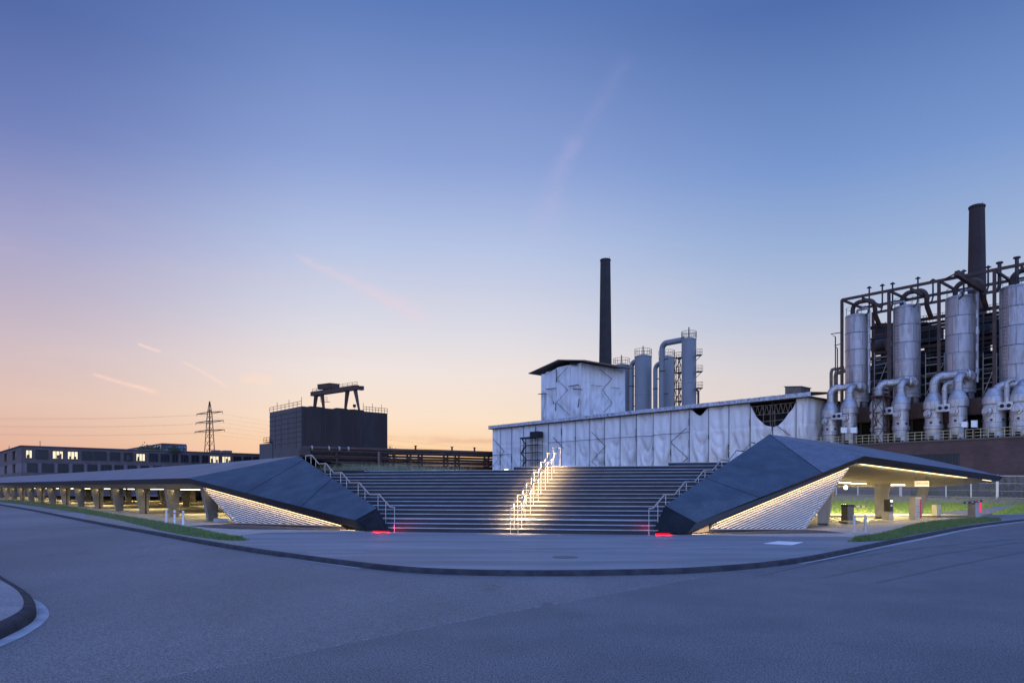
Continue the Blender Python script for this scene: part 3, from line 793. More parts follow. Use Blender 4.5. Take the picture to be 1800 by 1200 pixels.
# columns: wider at the top, the outer face leaning out
def column(root, p, hz, wb=.48, wt=.86, thk=.42, lean=0.):
    z0 = zg(p.x, p.y); mb = MB()
    b = [p+A*thk*.5*s1+B*s2 for s1, s2 in ((-1, 0), (1, 0), (1, wb), (-1, wb))]
    t_ = [q+A*thk*.5*s1*1.05+B*s2 for q, s1, s2 in ((p, -1, wb-wt), (p, 1, wb-wt), (p, 1, wb+lean), (p, -1, wb+lean))]
    mb.hexa([flat(q, z0) for q in b], [flat(q, hz) for q in t_])
    return mb.build('column', M['concrete'], root)
def ceil_z(p):
    k = LSK/1700.; q = p-B*(p.dot(B)-k)
    px = 900+F*q.x/q.y; return Ls(max(-200, min(375, px))).z
step = 7.0
for i in range(0, 15):
    p = PD+A*(i*step)+V((0, 0, 0)); p = p-B*.1
    column(lc, p, ceil_z(p)+.05, lean=0 if i % 2 else .12)
    if i % 2 == 0 and i > 0 and i < 11:
        q = p+B*.15-A*.75; mb = MB(); mb.tube(flat(q, zg(q.x, q.y)), flat(q, ceil_z(q)), .055, n=8); mb.lathe(flat(q, zg(q.x, q.y)), [(.09, 0), (.09, .12)], 8); mb.build('downpipe', M['rust'], lc)
for r_ in (8., 16.5, 25.):
    for i in range(0, 12):
        p = PD+A*(i*step+(2.5 if r_ != 16.5 else -1))+B*r_
        if p.x > -4: continue
        column(lc, p, ceil_z(p)+.05, .5, .75, .45)
mb = MB(); p = PD+B*32.; mb.slab([flat(p-A*20), flat(p+A*100), flat(p+A*100+B*.3), flat(p-A*20+B*.3)], UP*1.7); 
mb.build('back_wall', M['concblock2'], lc)
# ceiling strip lamps
lm = MB()
for i in range(0, 14):
    for r_, pw in ((3.2, 200), (11.8, 220), (20.5, 200)):
        if i % 2 == (0 if r_ != 11.8 else 1) and i > 0: continue
        p = PD+A*(i*step+3.5)+B*r_; z_ = ceil_z(p)-.06
        if i > 8 and r_ > 4: continue
        a, b = flat(p-B*1.6, z_), flat(p+B*1.6, z_)
        lm.beam(a+UP*.02, b+UP*.02, .08, .05)
        area('ceiling_light', a-UP*.02, b-UP*.02, .1, pw, GAR, (0, 0, -1), lc)
lm.build('ceiling_lamp', M['garageled'], lc)
# low lit ramp slab by the first column
mb = MB(); q = [at(375, 911, 40.6), at(402, 911, 40.2), at(402, 909.6, 41.6), at(378, 909.6, 42)]
mb.slab([flat(p, .02) for p in q], UP*.16); mb.build('kerb_block', M['tread'], lc)
# lamp lighting the underside near the facade (uplight grazing the soffit)
area('soffit_light', Ls(-40)-UP*.12+B*.4, Ls(370)-UP*.12+B*.4, .06, 330, GAR, (-B.x, -B.y, -.35), lc)

# ---------------------------------------------------------------- right wedge and canopy
R1b = at(1507, 813, 34.5); R1t = at(1519, 801, 34.3)
R2 = at(1352.5, 763, 38.); R3 = at(1169, 888, 29.2); R4 = at(1224, 918, 28.95)
RBL = at(1147.5, 934.3, 28.75); RBR = at(1208, 937, 28.6)
R6, R7, R8 = at(1507, 783, 44), at(1600, 800, 48), at(1689, 819, 50)
R5t, R5b = at(1764, 837, 50.2), at(1756, 845.5, 50.)
Rj = onedge(R4, R1t, 1445)
rc = thing('parking_canopy', 'short canopy with a folded wedge roof and pointed tip, right of the steps', 'canopy', flat(R1b), 'canopies beside the steps')
mb = MB(); mb.poly(R1t, R2, R6); mb.poly(R1t, R6, R7); mb.poly(R1t, R7, R8); mb.poly(R1t, R8, R5t)
mb.poly(R2, R6, V((24, 52, 3.)), V((17.5, 46, 3.1))); mb.poly(R6, R7, V((30, 54, 2.9)), V((24, 52, 3.))); mb.poly(R7, R8, R5t, V((30, 54, 2.9)))
mb.build('roof', M['roof'], rc)
j1, j2 = onedge(R3, R2, 1240), onedge(R4, R1t, 1335)
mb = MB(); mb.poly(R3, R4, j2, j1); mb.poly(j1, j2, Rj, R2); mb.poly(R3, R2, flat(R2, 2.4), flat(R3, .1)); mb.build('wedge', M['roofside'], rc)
mb = MB(); mb.poly(R2, Rj, R1t); mb.build('folded_facet', M['roof'], rc)
joint(rc, onedge(R3, R2, 1240), onedge(R4, R1t, 1335), .024)
joint(rc, R2, Rj, .024)
mb = MB(); mb.poly(R4, R1t, R1b, RBR); mb.poly(R1t, R5t, R5b, R1b); 
inr = V((-5.9, 9.55, 0)).normalized()
tipn = flat(R5b-R1b).normalized(); tin = V((-tipn.y, tipn.x, 0)); tin = tin if tin.dot(V((-1, 1, 0))) > 0 else -tin
mb.build('fascia', M['fascia'], rc)
mb = MB(); mb.poly(R3, R4, RBR, RBL); ep = mb.build('end_panel', M['endface'], rc)
mb = MB(); mb.poly(*inset([R3, R4, RBR, RBL], .3, .004)); mb.build('panel_groove', M['gap'], ep)
mb = MB(); mb.poly(*inset([R3, R4, RBR, RBL], .36, .007)); mb.build('access_panel', M['endface'], ep)
a_, b_ = at(1480, 853.6, 52.15), at(1632, 853.6, 52.15)
mb = MB(); mb.beam(a_+UP*.07, b_+UP*.07, .12, .06); mb.build('added_light_rail', M['darksteel'], rc)  # rail and unseen edge light, added behind the soffit to brighten the bank
area('edge_light', a_, b_, .1, 3000, (1., .86, .42), (.15, 1, -.35), rc)
Q1, Q2 = at(1640, 855.5, 52.), at(1475, 855.5, 52.)
Q3 = at(1200, 855.5, 48)
sof = MB(); sof.poly(R1b, R5b, Q1); sof.poly(R1b, Q1, Q2); sof.poly(R1b, Q2, Q3); sof.poly(R1b, Q3, RBR+V((-.3, .5, 0)), RBR)
sof.poly(Q1, R5b, R8-UP*.5); 
sof.build('soffit', M['soffit'], rc)
P0s, P1s = flat(RBR)+inr*.28, flat(R1b)+inr*.28
sA, sB_, sC, sD = [plane2(P0s, P1s, x, y) for x, y in ((1491, 822.5), (1414, 929.5), (1247.5, 929.5), (1252, 922))]
louvre(rc, P0s, P1s, [sA, sB_, sC, sD], sD, sA)
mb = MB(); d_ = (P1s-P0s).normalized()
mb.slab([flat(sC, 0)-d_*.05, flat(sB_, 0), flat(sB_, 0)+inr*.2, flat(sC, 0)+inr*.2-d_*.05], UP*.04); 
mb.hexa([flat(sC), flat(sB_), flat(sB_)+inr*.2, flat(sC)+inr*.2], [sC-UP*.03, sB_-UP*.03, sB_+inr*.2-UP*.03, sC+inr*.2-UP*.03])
mb.build('plinth', M['blackbase'], rc)
# pale concrete cheek between the end panel and the screen
mb = MB(); c1 = plane2(P0s, P1s, 1216, 936.5); c2 = plane2(P0s, P1s, 1246, 934); c3 = plane2(P0s, P1s, 1246, 922.5)
mb.slab([c1, c2, c3], inr*.2); mb.build('cheek', M['cream'] if False else M['concrete'], rc)
a, b = lerp(sD, sA, -.28)-inr*.2+UP*.02, lerp(sD, sA, .99)-inr*.2+UP*.02
mb = MB(); mb.beam(lerp(a, b, .24)+inr*.14, b+inr*.14, .02, .02); mb.build('light_strip', M['warmled'], rc)
area('screen_light', a, b, .05, 58, WARM, (inr.x*.2, inr.y*.2, -1), rc)
a, b = lerp(R1b, R5b, .03)+tin*.12-UP*.02, lerp(R1b, R5b, .72)+tin*.12-UP*.02
mb = MB(); mb.beam(a, b, .06, .03); mb.build('light_strip', M['warmled'], rc)
a2, b2 = lerp(R1b, R5b, .86)+tin*.12-UP*.02, lerp(R1b, R5b, .94)+tin*.12-UP*.02
mb = MB(); mb.beam(a2, b2, .06, .03); mb.build('light_strip', M['warmled'], rc)
area('edge_light', a-UP*.04, b-UP*.04, .08, 260, GAR, (tin.x, tin.y, -.45), rc)
def pxcol(root, bl, br, tl, tr, Db, thk=.5):
    mb = MB(); b = [at(bl[0], bl[1], Db), at(br[0], br[1], Db)]; t_ = [at(tl[0], tl[1], Db), at(tr[0], tr[1], Db)]
    dp = V((.55, .83, 0))*thk
    b = [flat(b[0]), flat(b[1]), flat(b[1])+dp, flat(b[0])+dp]
    mb.hexa(b, [t_[0], t_[1], t_[1]+dp, t_[0]+dp]); mb.build('column', M['concrete'], root)
    mb = MB(); e = .03; mb.slab([b[0]+V((-e, -e, 0)), b[1]+V((e, -e, 0)), b[2]+V((e, e, 0)), b[3]+V((-e, e, 0))], UP*.1); mb.build('column_foot', M['blackbox'], root)
pxcol(rc, (1437, 922.7), (1453, 922.7), (1437, 838), (1469, 838), 36.8)
pxcol(rc, (1538, 911), (1552.5, 911), (1537, 849), (1565, 849), 45.9)
pxcol(rc, (1602, 908.5), (1619, 908.5), (1615, 853), (1634, 853), 48.6)
for px, D in ((1440, 56), (1330, 50), (1240, 44)):
    p = at(px, 864, D); mb = MB(); mb.hexa([flat(p+V((x, y, 0))) for x, y in ((0, 0), (.5, 0), (.5, .6), (0, .6))], [flat(p+V((x, y, 0)), 2.1) for x, y in ((-.3, 0), (.6, 0), (.6, .6), (-.3, .6))]); mb.build('column', M['concrete'], rc)
for x0, y0, D0, x1, y1, D1, pw in ((1474, 848, 45, 1496, 848.6, 45, 170), (1497, 849.7, 46.5, 1522, 850, 46.5, 170), (1330, 849, 42, 1400, 849, 42, 70), (1560, 852, 49, 1590, 852, 49, 200)):
    a, b = at(x0, y0, D0), at(x1, y1, D1)
    mb = MB(); mb.beam(a, b, .12, .06); mb.build('ceiling_lamp', M['garageled'], rc); area('ceiling_light', a-UP*.08, b-UP*.08, .12, pw, GAR, (0, 0, -1), rc)
mb = MB(); p = at(1486.5, 856.5, 47); mb.lathe(p-UP*.12, [(.05, 0), (.11, .05), (.11, .2), (.05, .25)], 12); mb.build('ceiling_lamp', M['coolled'], rc)
# red lamps under both end panels
for root, p0, p1 in ((lc, LBL, LBR), (rc, RBL, RBR)):
    v = flat(p1-p0); b0 = flat(p0, .0)+V((0, .12, 0)); b1 = flat(p1, .0)+V((0, .12, 0))
    if root is rc: b0, b1 = flat(p0)+V((0, .12, 0)), flat(p0)+V((.75, .1, 0))
    else: b0, b1 = flat(p1)+V((-.8, .2, 0)), flat(p1)+V((-.02, .12, 0))
    mb = MB(); mb.beam(b0+UP*.03+V((0, .25, 0)), b1+UP*.03+V((0, .25, 0)), .02, .02); mb.build('red_light_strip', M['redglow'], root)
    area('red_light', b0+UP*.05+V((0, -.05, 0)), b1+UP*.05+V((0, -.05, 0)), .04, 10, (1, .0, .015), (0, -1, -.5), root)
    sx = V((.16, -.25, 0)) if root is lc else V((-.16, -.25, 0))
    e = (b1 if root is lc else b0)+sx; dr = (1, .6, .12) if root is lc else (-1, .7, .12)
    area('red_light', e+UP*.08, e+UP*.5+V((0, .25, 0)), .05, 5, (1, .0, .03), dr, root)

# ---------------------------------------------------------------- small things at the car park
for i, (px, yb, yt, lab) in enumerate(((292.5, 918.5, 895, 'leftmost of the three white bollards on the paving before the left canopy'), (307, 920, 896, 'middle one of the three white bollards on the paving before the left canopy'), (322, 922, 897, 'rightmost of the three white bollards on the paving before the left canopy'),
        (1501.5, 934.5, 904, 'left of the two steel bollards on the paving right of the right screen'), (1521, 934, 904, 'right of the two steel bollards on the paving right of the right screen'))):
    p = G(px, yb); h = (yb-yt)*p.y/F
    t_ = thing('bollard', lab, 'bollard', p, 'bollards by the car park')
    mb = MB(); mb.lathe(p, [(.055, 0), (.055, h-.03), (.048, h-.005), (.03, h)], 16); mb.build('post', M['whiteplastic'] if i < 3 else M['steel'], t_)
    mb = MB(); mb.lathe(p+UP*(h-.2), [(.057, 0), (.057, .05)], 16); mb.build('band', M['redstripe'] if i == 1 else M['steel'], t_)
    mb = MB(); mb.lathe(p+UP*.002, [(.09, 0), (.085, .012)], 16); mb.build('base_plate', M['steel'], t_)
def pillar(name, label, cat, px0, px1, yt, yb, mt, depth=.35, turn=.25, group=None):
    p = G((px0+px1)/2, yb); w = (px1-px0)*p.y/F; h = (yb-yt)*p.y/F
    ex = V((math.cos(turn), math.sin(turn), 0)); ey = V((-ex.y, ex.x, 0))
    t_ = thing(name, label, cat, p, group)
    ex = ex*w*.5*.86; ey_ = ey*depth
    return t_, p, ex, ey_, h
def bodybox(p, ex, ey, h, z0=0., cap=.02):
    mb = MB(); e = .9
    b = [p-ex+UP*z0, p+ex+UP*z0, p+ex+ey+UP*z0, p-ex+ey+UP*z0]; mb.slab(b, UP*(h-z0-cap))
    c_ = p+ey*.5
    mb.hexa([q+UP*(h-z0-cap) for q in b], [lerp(q, flat(c_, q.z), .08)+UP*(h-z0) for q in b]); return mb
# ticket machine
t_, p, ex, ey, h = pillar('ticket_machine', 'ticket machine with lit screen and black front beside the middle column', 'ticket machine', 1560, 1573, 877, 914, None, .5, .35)
bodybox(p, ex, ey, h*.52).build('base', M['greybox'], t_)
bodybox(p+ex*.75+ey*.12, ex*.3, ey*.9, h).build('side_housing', M['greybox'], t_)
bodybox(p-ex*.28-ey*.12+UP*h*.42, ex*.75, ey*.8, h*.58).build('head', M['blackbox'], t_)
mb = MB(); q = p-ex*.28-ey*.125; mb.slab([q-ex*.5+UP*h*.86, q+ex*.5+UP*h*.86, q+ex*.5+UP*h*.97, q-ex*.5+UP*h*.97], -ey*.03); mb.build('screen', M['screen'], t_)
mb = MB(); mb.slab([q-ex*.3+UP*h*.66, q+ex*.35+UP*h*.66, q+ex*.35+UP*h*.75, q-ex*.3+UP*h*.75], -ey*.03); mb.build('ticket_slot', M['cream'], t_)
mb = MB(); mb.slab([q-ex*.7+UP*h*.44, q+ex*.7+UP*h*.44, q+ex*.7+UP*h*.47, q-ex*.7+UP*h*.47], -ey*.18); mb.build('coin_tray', M['darkgreybox'], t_)
# tall grey pay cabinet
t_, p, ex, ey, h = pillar('pay_cabinet', 'tall grey cabinet with a reddish stripe in front of the leaning right column', 'cabinet', 1606, 1622, 874, 913.5, None, .45, .35)
bodybox(p, ex, ey, h, .03).build('body', M['greybox'], t_)
mb = MB(); mb.slab([p+ex*.62+UP*.1, p+ex*.98+UP*.1, p+ex*.98+UP*(h-.12), p+ex*.62+UP*(h-.12)], -ey*.04); mb.build('side_panel', M['redstripe'], t_)
mb = MB(); mb.slab([p-ex-ey*.04+UP*h*.97, p+ex-ey*.04+UP*h*.97, p+ex+ey+UP*h*.97, p-ex+ey+UP*h*.97], UP*h*.04); mb.build('cap', M['cream'], t_)
mb = MB(); mb.slab([p-ex*.3-ey*.01+UP*.05, p+ex*.3-ey*.01+UP*.05, p+ex*.3-ey*.01+UP*.11, p-ex*.3-ey*.01+UP*.11], -ey*.03); mb.build('lock_plate', M['cream'], t_)
for zz in (.35, .62):
    mb = MB(); mb.slab([p-ex*.9-ey*.004+UP*h*zz, p+ex*.9-ey*.004+UP*h*zz, p+ex*.9-ey*.004+UP*(h*zz+.012), p-ex*.9-ey*.004+UP*(h*zz+.012)], -ey*.01); mb.build('door_seam', M['gap'], t_)
# black barrier housing with its arm
t_, p, ex, ey, h = pillar('barrier', 'black barrier housing with a short striped arm under the right canopy, behind the steel bollards', 'barrier', 1487.5, 1503.5, 887, 916, None, .5, .3, 'car park barriers')
bodybox(p, ex, ey, h).build('housing', M['darkgreybox'], t_)
mb = MB(); mb.slab([p-ex*1.08-ey*.05+UP*(h-.09), p+ex*1.08-ey*.05+UP*(h-.09), p+ex*1.08+ey*1.05+UP*(h-.09), p-ex*1.08+ey*1.05+UP*(h-.09)], UP*.11); mb.build('lid', M['blackbox'], t_)
a, b = p+ex+ey*.4+UP*(h-.1), at(1524, 889.5, p.y+1.5)
mb = MB(); mb.beam(a, b, .05, .09); arm = mb.build('arm', M['whiteplastic'], t_)
mb = MB()
for f in (.12, .5, .85): mb.beam(lerp(a, b, f), lerp(a, b, f+.14), .056, .096)
mb.build('stripe', M['redstripe'], arm)
mb = MB(); q = [G(1474, 918.5, .01), G(1486, 916.5, .01), G(1506, 917, .01), G(1512, 919, .01), G(1490, 920.3, .01)]; mb.slab(q, UP*.1); mb.build('island', M['concrete'], t_)
# grey barrier housing lit red, with striped arm
t_, p, ex, ey, h = pillar('barrier', 'grey barrier housing glowing red on its right side, with a dark striped arm', 'barrier', 1711.5, 1727, 879, 908.5, None, .55, .35, 'car park barriers')
bodybox(p, ex, ey, h).build('housing', M['greybox'], t_)
mb = MB(); mb.slab([p+ex*.5+UP*h*.3, p+ex*1.0+UP*h*.3, p+ex*1.0+UP*h*.93, p+ex*.5+UP*h*.93], -ey*.06); mb.build('red_light_panel', emit('red_lamp', (1., .03, .08), .9), t_)
a = p+ex*.95-ey*.2+UP*(h-.03); b = a+V((-1.45, -.35, -.13))
mb = MB(); mb.beam(a, b, .06, .13); arm = mb.build('arm', M['blackbox'], t_)
mb = MB()
for f in (.16, .5, .8): mb.beam(lerp(a, b, f), lerp(a, b, f+.1), .066, .05)
mb.build('reflector', M['whiteplastic'], arm)
mb = MB(); mb.beam(lerp(a, b, .3), lerp(a, b, .4), .068, .136); mb.build('stripe', M['redstripe'], arm)
# low cream box
t_, p, ex, ey, h = pillar('utility_box', 'low cream utility box on the paving between the cabinet and the red lit barrier', 'utility box', 1645, 1656.5, 887, 907.5, None, .4, .35)
bodybox(p, ex, ey, h, .05).build('body', M['cream'], t_)
mb = MB(); mb.slab([p-ex*.9, p+ex*.9, p+ex*.9+ey*.9, p-ex*.9+ey*.9], UP*.05); mb.build('base', M['blackbox'], t_)
mb = MB(); mb.slab([p+ex*.7-ey*.01+UP*h*.5, p+ex*.8-ey*.01+UP*h*.5, p+ex*.8-ey*.01+UP*h*.6, p+ex*.7-ey*.01+UP*h*.6], -ey*.04); mb.build('handle', M['blackbox'], t_)
mb = MB(); mb.slab([G(x, y, .005) for x, y in ((1650, 915.5), (1662, 913), (1668, 913.6), (1658, 916))], UP*.1)
tag(mb.build('stone_block', M['cream'], origin=G(1658, 915)), 'small pale stone lying on the upper edge of the right verge', 'stone')
# hanging sign
D = 43.5; sg = thing('hanging_sign', 'lit lettered sign hanging on two rods from the ceiling of the right canopy', 'sign', at(1619, 850, D))
d = V((1, .12, 0)).normalized(); n_ = V((-d.y, d.x, 0)); c0 = at(1619.3, 849.6, D); w, hh = 27.5*D/F/2, 9.5*D/F/2
mb = MB(); mb.box(c0, d*w, n_*.06, UP*hh); mb.build('sign_box', M['cream'], sg)
mb = MB(); mb.box(c0-n_*.063+UP*hh*.12, d*w*.95, n_*.004, UP*hh*.68); mb.build('sign_face', M['signface'], sg)
mb = MB(); mb.box(c0-n_*.066-UP*hh*.82, d*w*.97, n_*.006, UP*hh*.1); mb.build('lower_strip', M['warmled'], sg)
for f in (-.72, .72):
    mb = MB(); top_ = 1.05; mb.tube(c0+d*w*f+UP*hh, c0+d*w*f+UP*(hh+.42), .025, n=8); mb.build('rod', M['blackbox'], sg)
tx = MB()                            # the marks are too small in the photo to read: two square symbols and a row of short strokes
def mark(x, z, w_, h_):
    q = c0-n_*.069+d*w*x+UP*hh*(.12+z); tx.box(q, d*w_, n_*.004, UP*h_)
mark(-.68, 0, .035, .07); mark(.42, 0, .035, .07)
for i, x_ in enumerate((-.5, -.42, -.34, -.26, -.18, -.08, 0., .08, .18, .26)): mark(x_, (0, .06, -.05)[i % 3], .012, .045 if i % 2 else .06)
for x_ in (.6, .7, .8): mark(x_, 0, .02, .05)
tx.build('lettering', M['signtext'], sg)

# ---------------------------------------------------------------- the brick podium and its railing
CW = 88.2
def podium(px, z, c=CW): q = atc(px, 864, c); return V((q.x, q.y, z))
def dist(px0, px1, c=CW): return (podium(px1, 0, c)-podium(px0, 0, c)).length
PZ = 7.25
bw = thing('brick_podium', 'long dark brick podium building carrying the row of coolers, behind the fence', 'building', podium(1600, 0))
P0, P1 = podium(1432, 0), podium(2060, 0)
mb = MB(); mb.slab([P0, P1, P1+B*26, P0+B*26], UP*PZ); mb.build('wall', M['brick'], bw)
mb = MB(); q0, q1 = P0-B*.12, P1-B*.12; mb.slab([q0+UP*(PZ+.003), q1+UP*(PZ+.003), P1+B*.3+UP*(PZ+.003), P0+B*.3+UP*(PZ+.003)], UP*.18); mb.build('coping', M['concblock2'], bw)
for x0, x1, zt, zb in ((1601, 1686, 5.9, 3.9), (1555, 1584, 5.7, 4.4)):
    a, b = podium(x0, 0)-B*.02, podium(x1, 0)-B*.02
    mb = MB(); mb.slab([a+UP*zb, b+UP*zb, b+UP*zt, a+UP*zt], B*.012); w_ = mb.build('window', M['glass'], bw)
    mb = MB(); n = int((b-a).length/.55)
    for i in range(n+1): p = lerp(a, b, i/n)-B*.04; mb.beam(p+UP*zb, p+UP*zt, .05, .06)
    mb.beam(a-B*.05+UP*zb, b-B*.05+UP*zb, .06, .1); mb.beam(a-B*.05+UP*zt, b-B*.05+UP*zt, .06, .1); mb.build('frame', M['darksteel'], w_)
    mb = MB(); mb.slab([a-B*.1+UP*(zb-.14), b-B*.1+UP*(zb-.14), b+UP*(zb-.14), a+UP*(zb-.14)], UP*.07); mb.build('sill', M['concblock2'], w_)
rl = thing('podium_railing', 'pale yellow tube railing along the top edge of the brick podium', 'railing', podium(1500, PZ))
mb = MB()
for zz in (.45, .8, 1.15): mb.tube(P0+B*.15+UP*(PZ+zz), P1+B*.15+UP*(PZ+zz), .035, n=6)
mb.build('rail', M['yellowrail'], rl)
n = 46
for i in range(n+1):
    p = lerp(P0, P1, i/n)+B*.15; mb = MB(); mb.tube(p+UP*PZ, p+UP*(PZ+1.17), .035, n=6); mb.build('post', M['yellowrail'], rl)

# ---------------------------------------------------------------- coolers
CC = 95.; CPX = [1506.5, 1594, 1688.5, 1789]
pit = (podium(1594, 0, CC)-podium(1506.5, 0, CC)).length
ords = ['leftmost', 'second from the left', 'third from the left', 'rightmost']
CT = 24.2
for i, px in enumerate(CPX):
    c0 = podium(px, PZ, CC); r = (1.42, 1.5, 1.55, 1.72)[i]
    t_ = thing('cooler_tower', f'tall grey riveted cylinder with an arched duct on top, {ords[i]} of four', 'cooler', c0, 'cooler cylinders on the podium')
    zb = 13.1-PZ if i < 3 else 13.4-PZ
    mb = MB(); mb.lathe(c0, [(r*.86, zb-.7), (r*.9, zb), (r, zb+.02)]+[(r, CT-PZ), (r*.97, CT-PZ+.12), (r*.3, CT-PZ+.4)], 40)
    mb.build('shell', M['plate'], t_)
    mb = MB()
    for k in range(4):
        a = math.pi/4+k*math.pi/2; d = (A*math.cos(a)+B*math.sin(a))*r*.85; mb.beam(c0+d, c0+d+UP*zb, .28, .28)
    mb.lathe(c0+UP*(zb-.8), [(r*.95, 0), (r*.95, .12)], 24); mb.build('support', M['darksteel'], t_)
    for k in range(1, 5):
        mb = MB(); zz = zb+(CT-PZ-zb)*k/5; mb.lathe(c0+UP*zz, [(r+.01, 0), (r+.035, .02), (r+.035, .1), (r+.01, .12)], 40, cap=False); mb.build('hoop', M['plate'], t_)
    # arched duct out of the top, over to the dark gallery behind
    top = c0+UP*(CT-PZ+.2)
    rr = .95; pts = [top-(-A)*0+A*.55+UP*0]
    a1 = arc(top+A*.55-A*rr+UP*.7, A, UP, rr, 0, 90, 6)
    path_ = [top+A*.55]+a1+[p for p in arc(top+A*.55-A*rr*1.9+UP*.7, -A, UP, rr, 90, 0, 6)]+[top+A*.55-A*rr*2.9-UP*.4+B*.2, top+A*.55-A*rr*2.9-UP*1.6+B*1.6]
    mb = MB(); mb.path(path_, .28, 12); mb.build('arched_duct', M['rust'], t_)
    # pale downpipe down the right flank
    sd = -1 if i != 1 else 1
    e = c0+A*sd*(r+.28)-B*.5
    q0 = top+A*sd*.2+UP*.25-B*.3; tp = CT-PZ+.75
    mb = MB(); mb.path([flat(top, top.z-.1)-B*.3, flat(q0, c0.z+tp), flat(e, c0.z+tp)-A*sd*.35, flat(e, c0.z+tp-.1)-A*sd*.1, flat(e, c0.z+tp-.35), flat(e, 14.2)], .17, 10)
    for zz in (CT-4.5, CT-9): mb.lathe(flat(e, zz), [(.22, 0), (.22, .5)], 12)
    mb.build('downpipe', M['plate2'], t_)
    mb = MB(); n = 16
    for k in range(n):
        a = 2*math.pi*k/n; b2 = 2*math.pi*(k+1)/n
        p = top+(A*math.cos(a)+B*math.sin(a))*r*.93; q = top+(A*math.cos(b2)+B*math.sin(b2))*r*.93
        if k % 2 == 0: mb.tube(p, p+UP*.9, .025, n=5)
        mb.tube(p+UP*.9, q+UP*.9, .022, n=5)
    mb.build('top_railing', M['darksteel'], t_)
    mb = MB(); p = c0+(A*.45-B*.9)*r*1.04
    for s1 in (-.2, .2): mb.tube(p+A*s1+UP*zb, p+A*s1+UP*(CT-PZ), .02, n=4)
    for k in range(int((CT-PZ-zb)/.4)): mb.tube(p-A*.2+UP*(zb+k*.4), p+A*.2+UP*(zb+k*.4), .014, n=4)
    if i % 2: mb.build('ladder', M['darksteel'], t_)
# washer vessels standing in pairs in front of the coolers
CV = 90.8
VP_ = [(1460, 676, 14.5, 723), (1493, 672.5, 15, 716), (1545, 668, 15, 712), (1583.5, 663.5, 15.5, 709), (1641.5, 655, 17, 708), (1684, 651, 17, 703), (1748, 670, 21, 704), (1795, 664, 21, 700)]
vl = ['leftmost, beside the wrapped hall', 'second from the left', 'third, behind the lattice tower', 'fourth from the left', 'fifth from the left', 'fourth from the right edge, with the white boxes beside its foot', 'second from the right edge', 'rightmost, cut by the picture edge']
vl[5] = 'sixth from the left'; vl[6] = 'seventh from the left'
for i, (px, yt, hw, ys) in enumerate(VP_):
    c0 = podium(px, PZ, CV); D = c0.y; k_ = D/F
    R_v = hw*k_*.83; zt = E+(864-yt)*k_; zs = E+(864-ys)*k_
    t_ = thing('washer_vessel', f'squat grey vessel with thick bent pipe on top, {vl[i]}', 'vessel', c0, 'vessels on the podium')
    h = zs-PZ; big = i >= 6
    prof = [(R_v*1.0, 0), (R_v*1.0, h*.34), (R_v*1.12, h*.35), (R_v*1.12, h*.44), (R_v*1.0, h*.45), (R_v*1.0, h*.83), (R_v*1.18, h*.84), (R_v*1.18, h*1.0), (R_v*(1.05), h*1.06), (R_v*.56, h*1.25)] if not big else [(R_v*.98, 0), (R_v*.98, h*.3), (R_v*1.03, h*.31), (R_v*1.03, h*.34), (R_v, h*.35), (R_v, h*.9), (R_v*1.08, h*.91), (R_v*1.08, h*1.02), (R_v*.95, h*1.1), (R_v*.55, h*1.3)]
    mb = MB(); mb.lathe(c0, prof, 36); mb.build('body', M['plate2'], t_)
    pr = R_v*.5; zpb = PZ+h*1.2; bend = pr*2.1
    tgt = podium(CPX[i//2], 0, CC); d = flat(tgt-c0); left_v = i % 2 == 0
    d = (d+(-A if left_v else -A*.2)*.0).normalized()
    if left_v: d = (d*.5-A*.8).normalized()
    else: d = (d*.9-A*.35).normalized()
    zc = zt-pr-bend
    pts = [flat(c0, zpb)]+[flat(c0, z) for z in (zc,)]
    pts += arc(flat(c0, zc)+d*bend, -d, UP, bend, 0, 90, 8)[1:]
    L_ = 2.6 if left_v else 1.7
    pts += [pts[-1]+d*L_]
    mb = MB(); mb.path(pts, pr, 20)
    for j in range(1, len(pts)-1):
        dd = (pts[j+1]-pts[j-1]).normalized(); mb.lathe(pts[j], [(pr*1.03, -.05), (pr*1.03, .05)], 20, axis=dd, cap=False)
    nz_ = int((zc-zpb)/.55)
    for j in range(nz_): mb.lathe(flat(c0, zpb+.3+j*.55), [(pr*1.03, -.03), (pr*1.03, .03)], 20, cap=False)
    mb.build('bent_pipe', M['plate2'], t_)
    mb = MB(); mb.lathe(pts[-1]-d*.25, [(pr*1.5, 0), (pr*1.5, .14)], 24, axis=d); mb.build('flange', M['plate2'], t_)
    # side disc
    sd = -B*.9+(A*.35 if left_v else A*.1)
    sd = sd.normalized(); q = c0+UP*(h*.72)+sd*R_v*.9
    mb = MB(); mb.lathe(q, [(R_v*.5, 0), (R_v*.52, .25), (R_v*.34, .3), (R_v*.3, .42)], 24, axis=sd); mb.build('side_disc', M['plate2'], t_)
    mb = MB()
    for j in range(5):
        a = math.radians(-150+j*30); dr = A*math.cos(a)+B*math.sin(a); q = c0+dr*(R_v+.0)+UP*(.3 if j % 2 else h*.5)
        mb.lathe(q, [(.14, -.02), (.14, .1)], 8, axis=dr)
    mb.build('hatch', M['darksteel'], t_)
    mb = MB(); q = c0+UP*.02-B*R_v
    mb.slab([q-A*.28, q+A*.28, q+A*.28-B*.03, q-A*.28-B*.03], UP*.75); mb.build('door', M['dark'], t_)
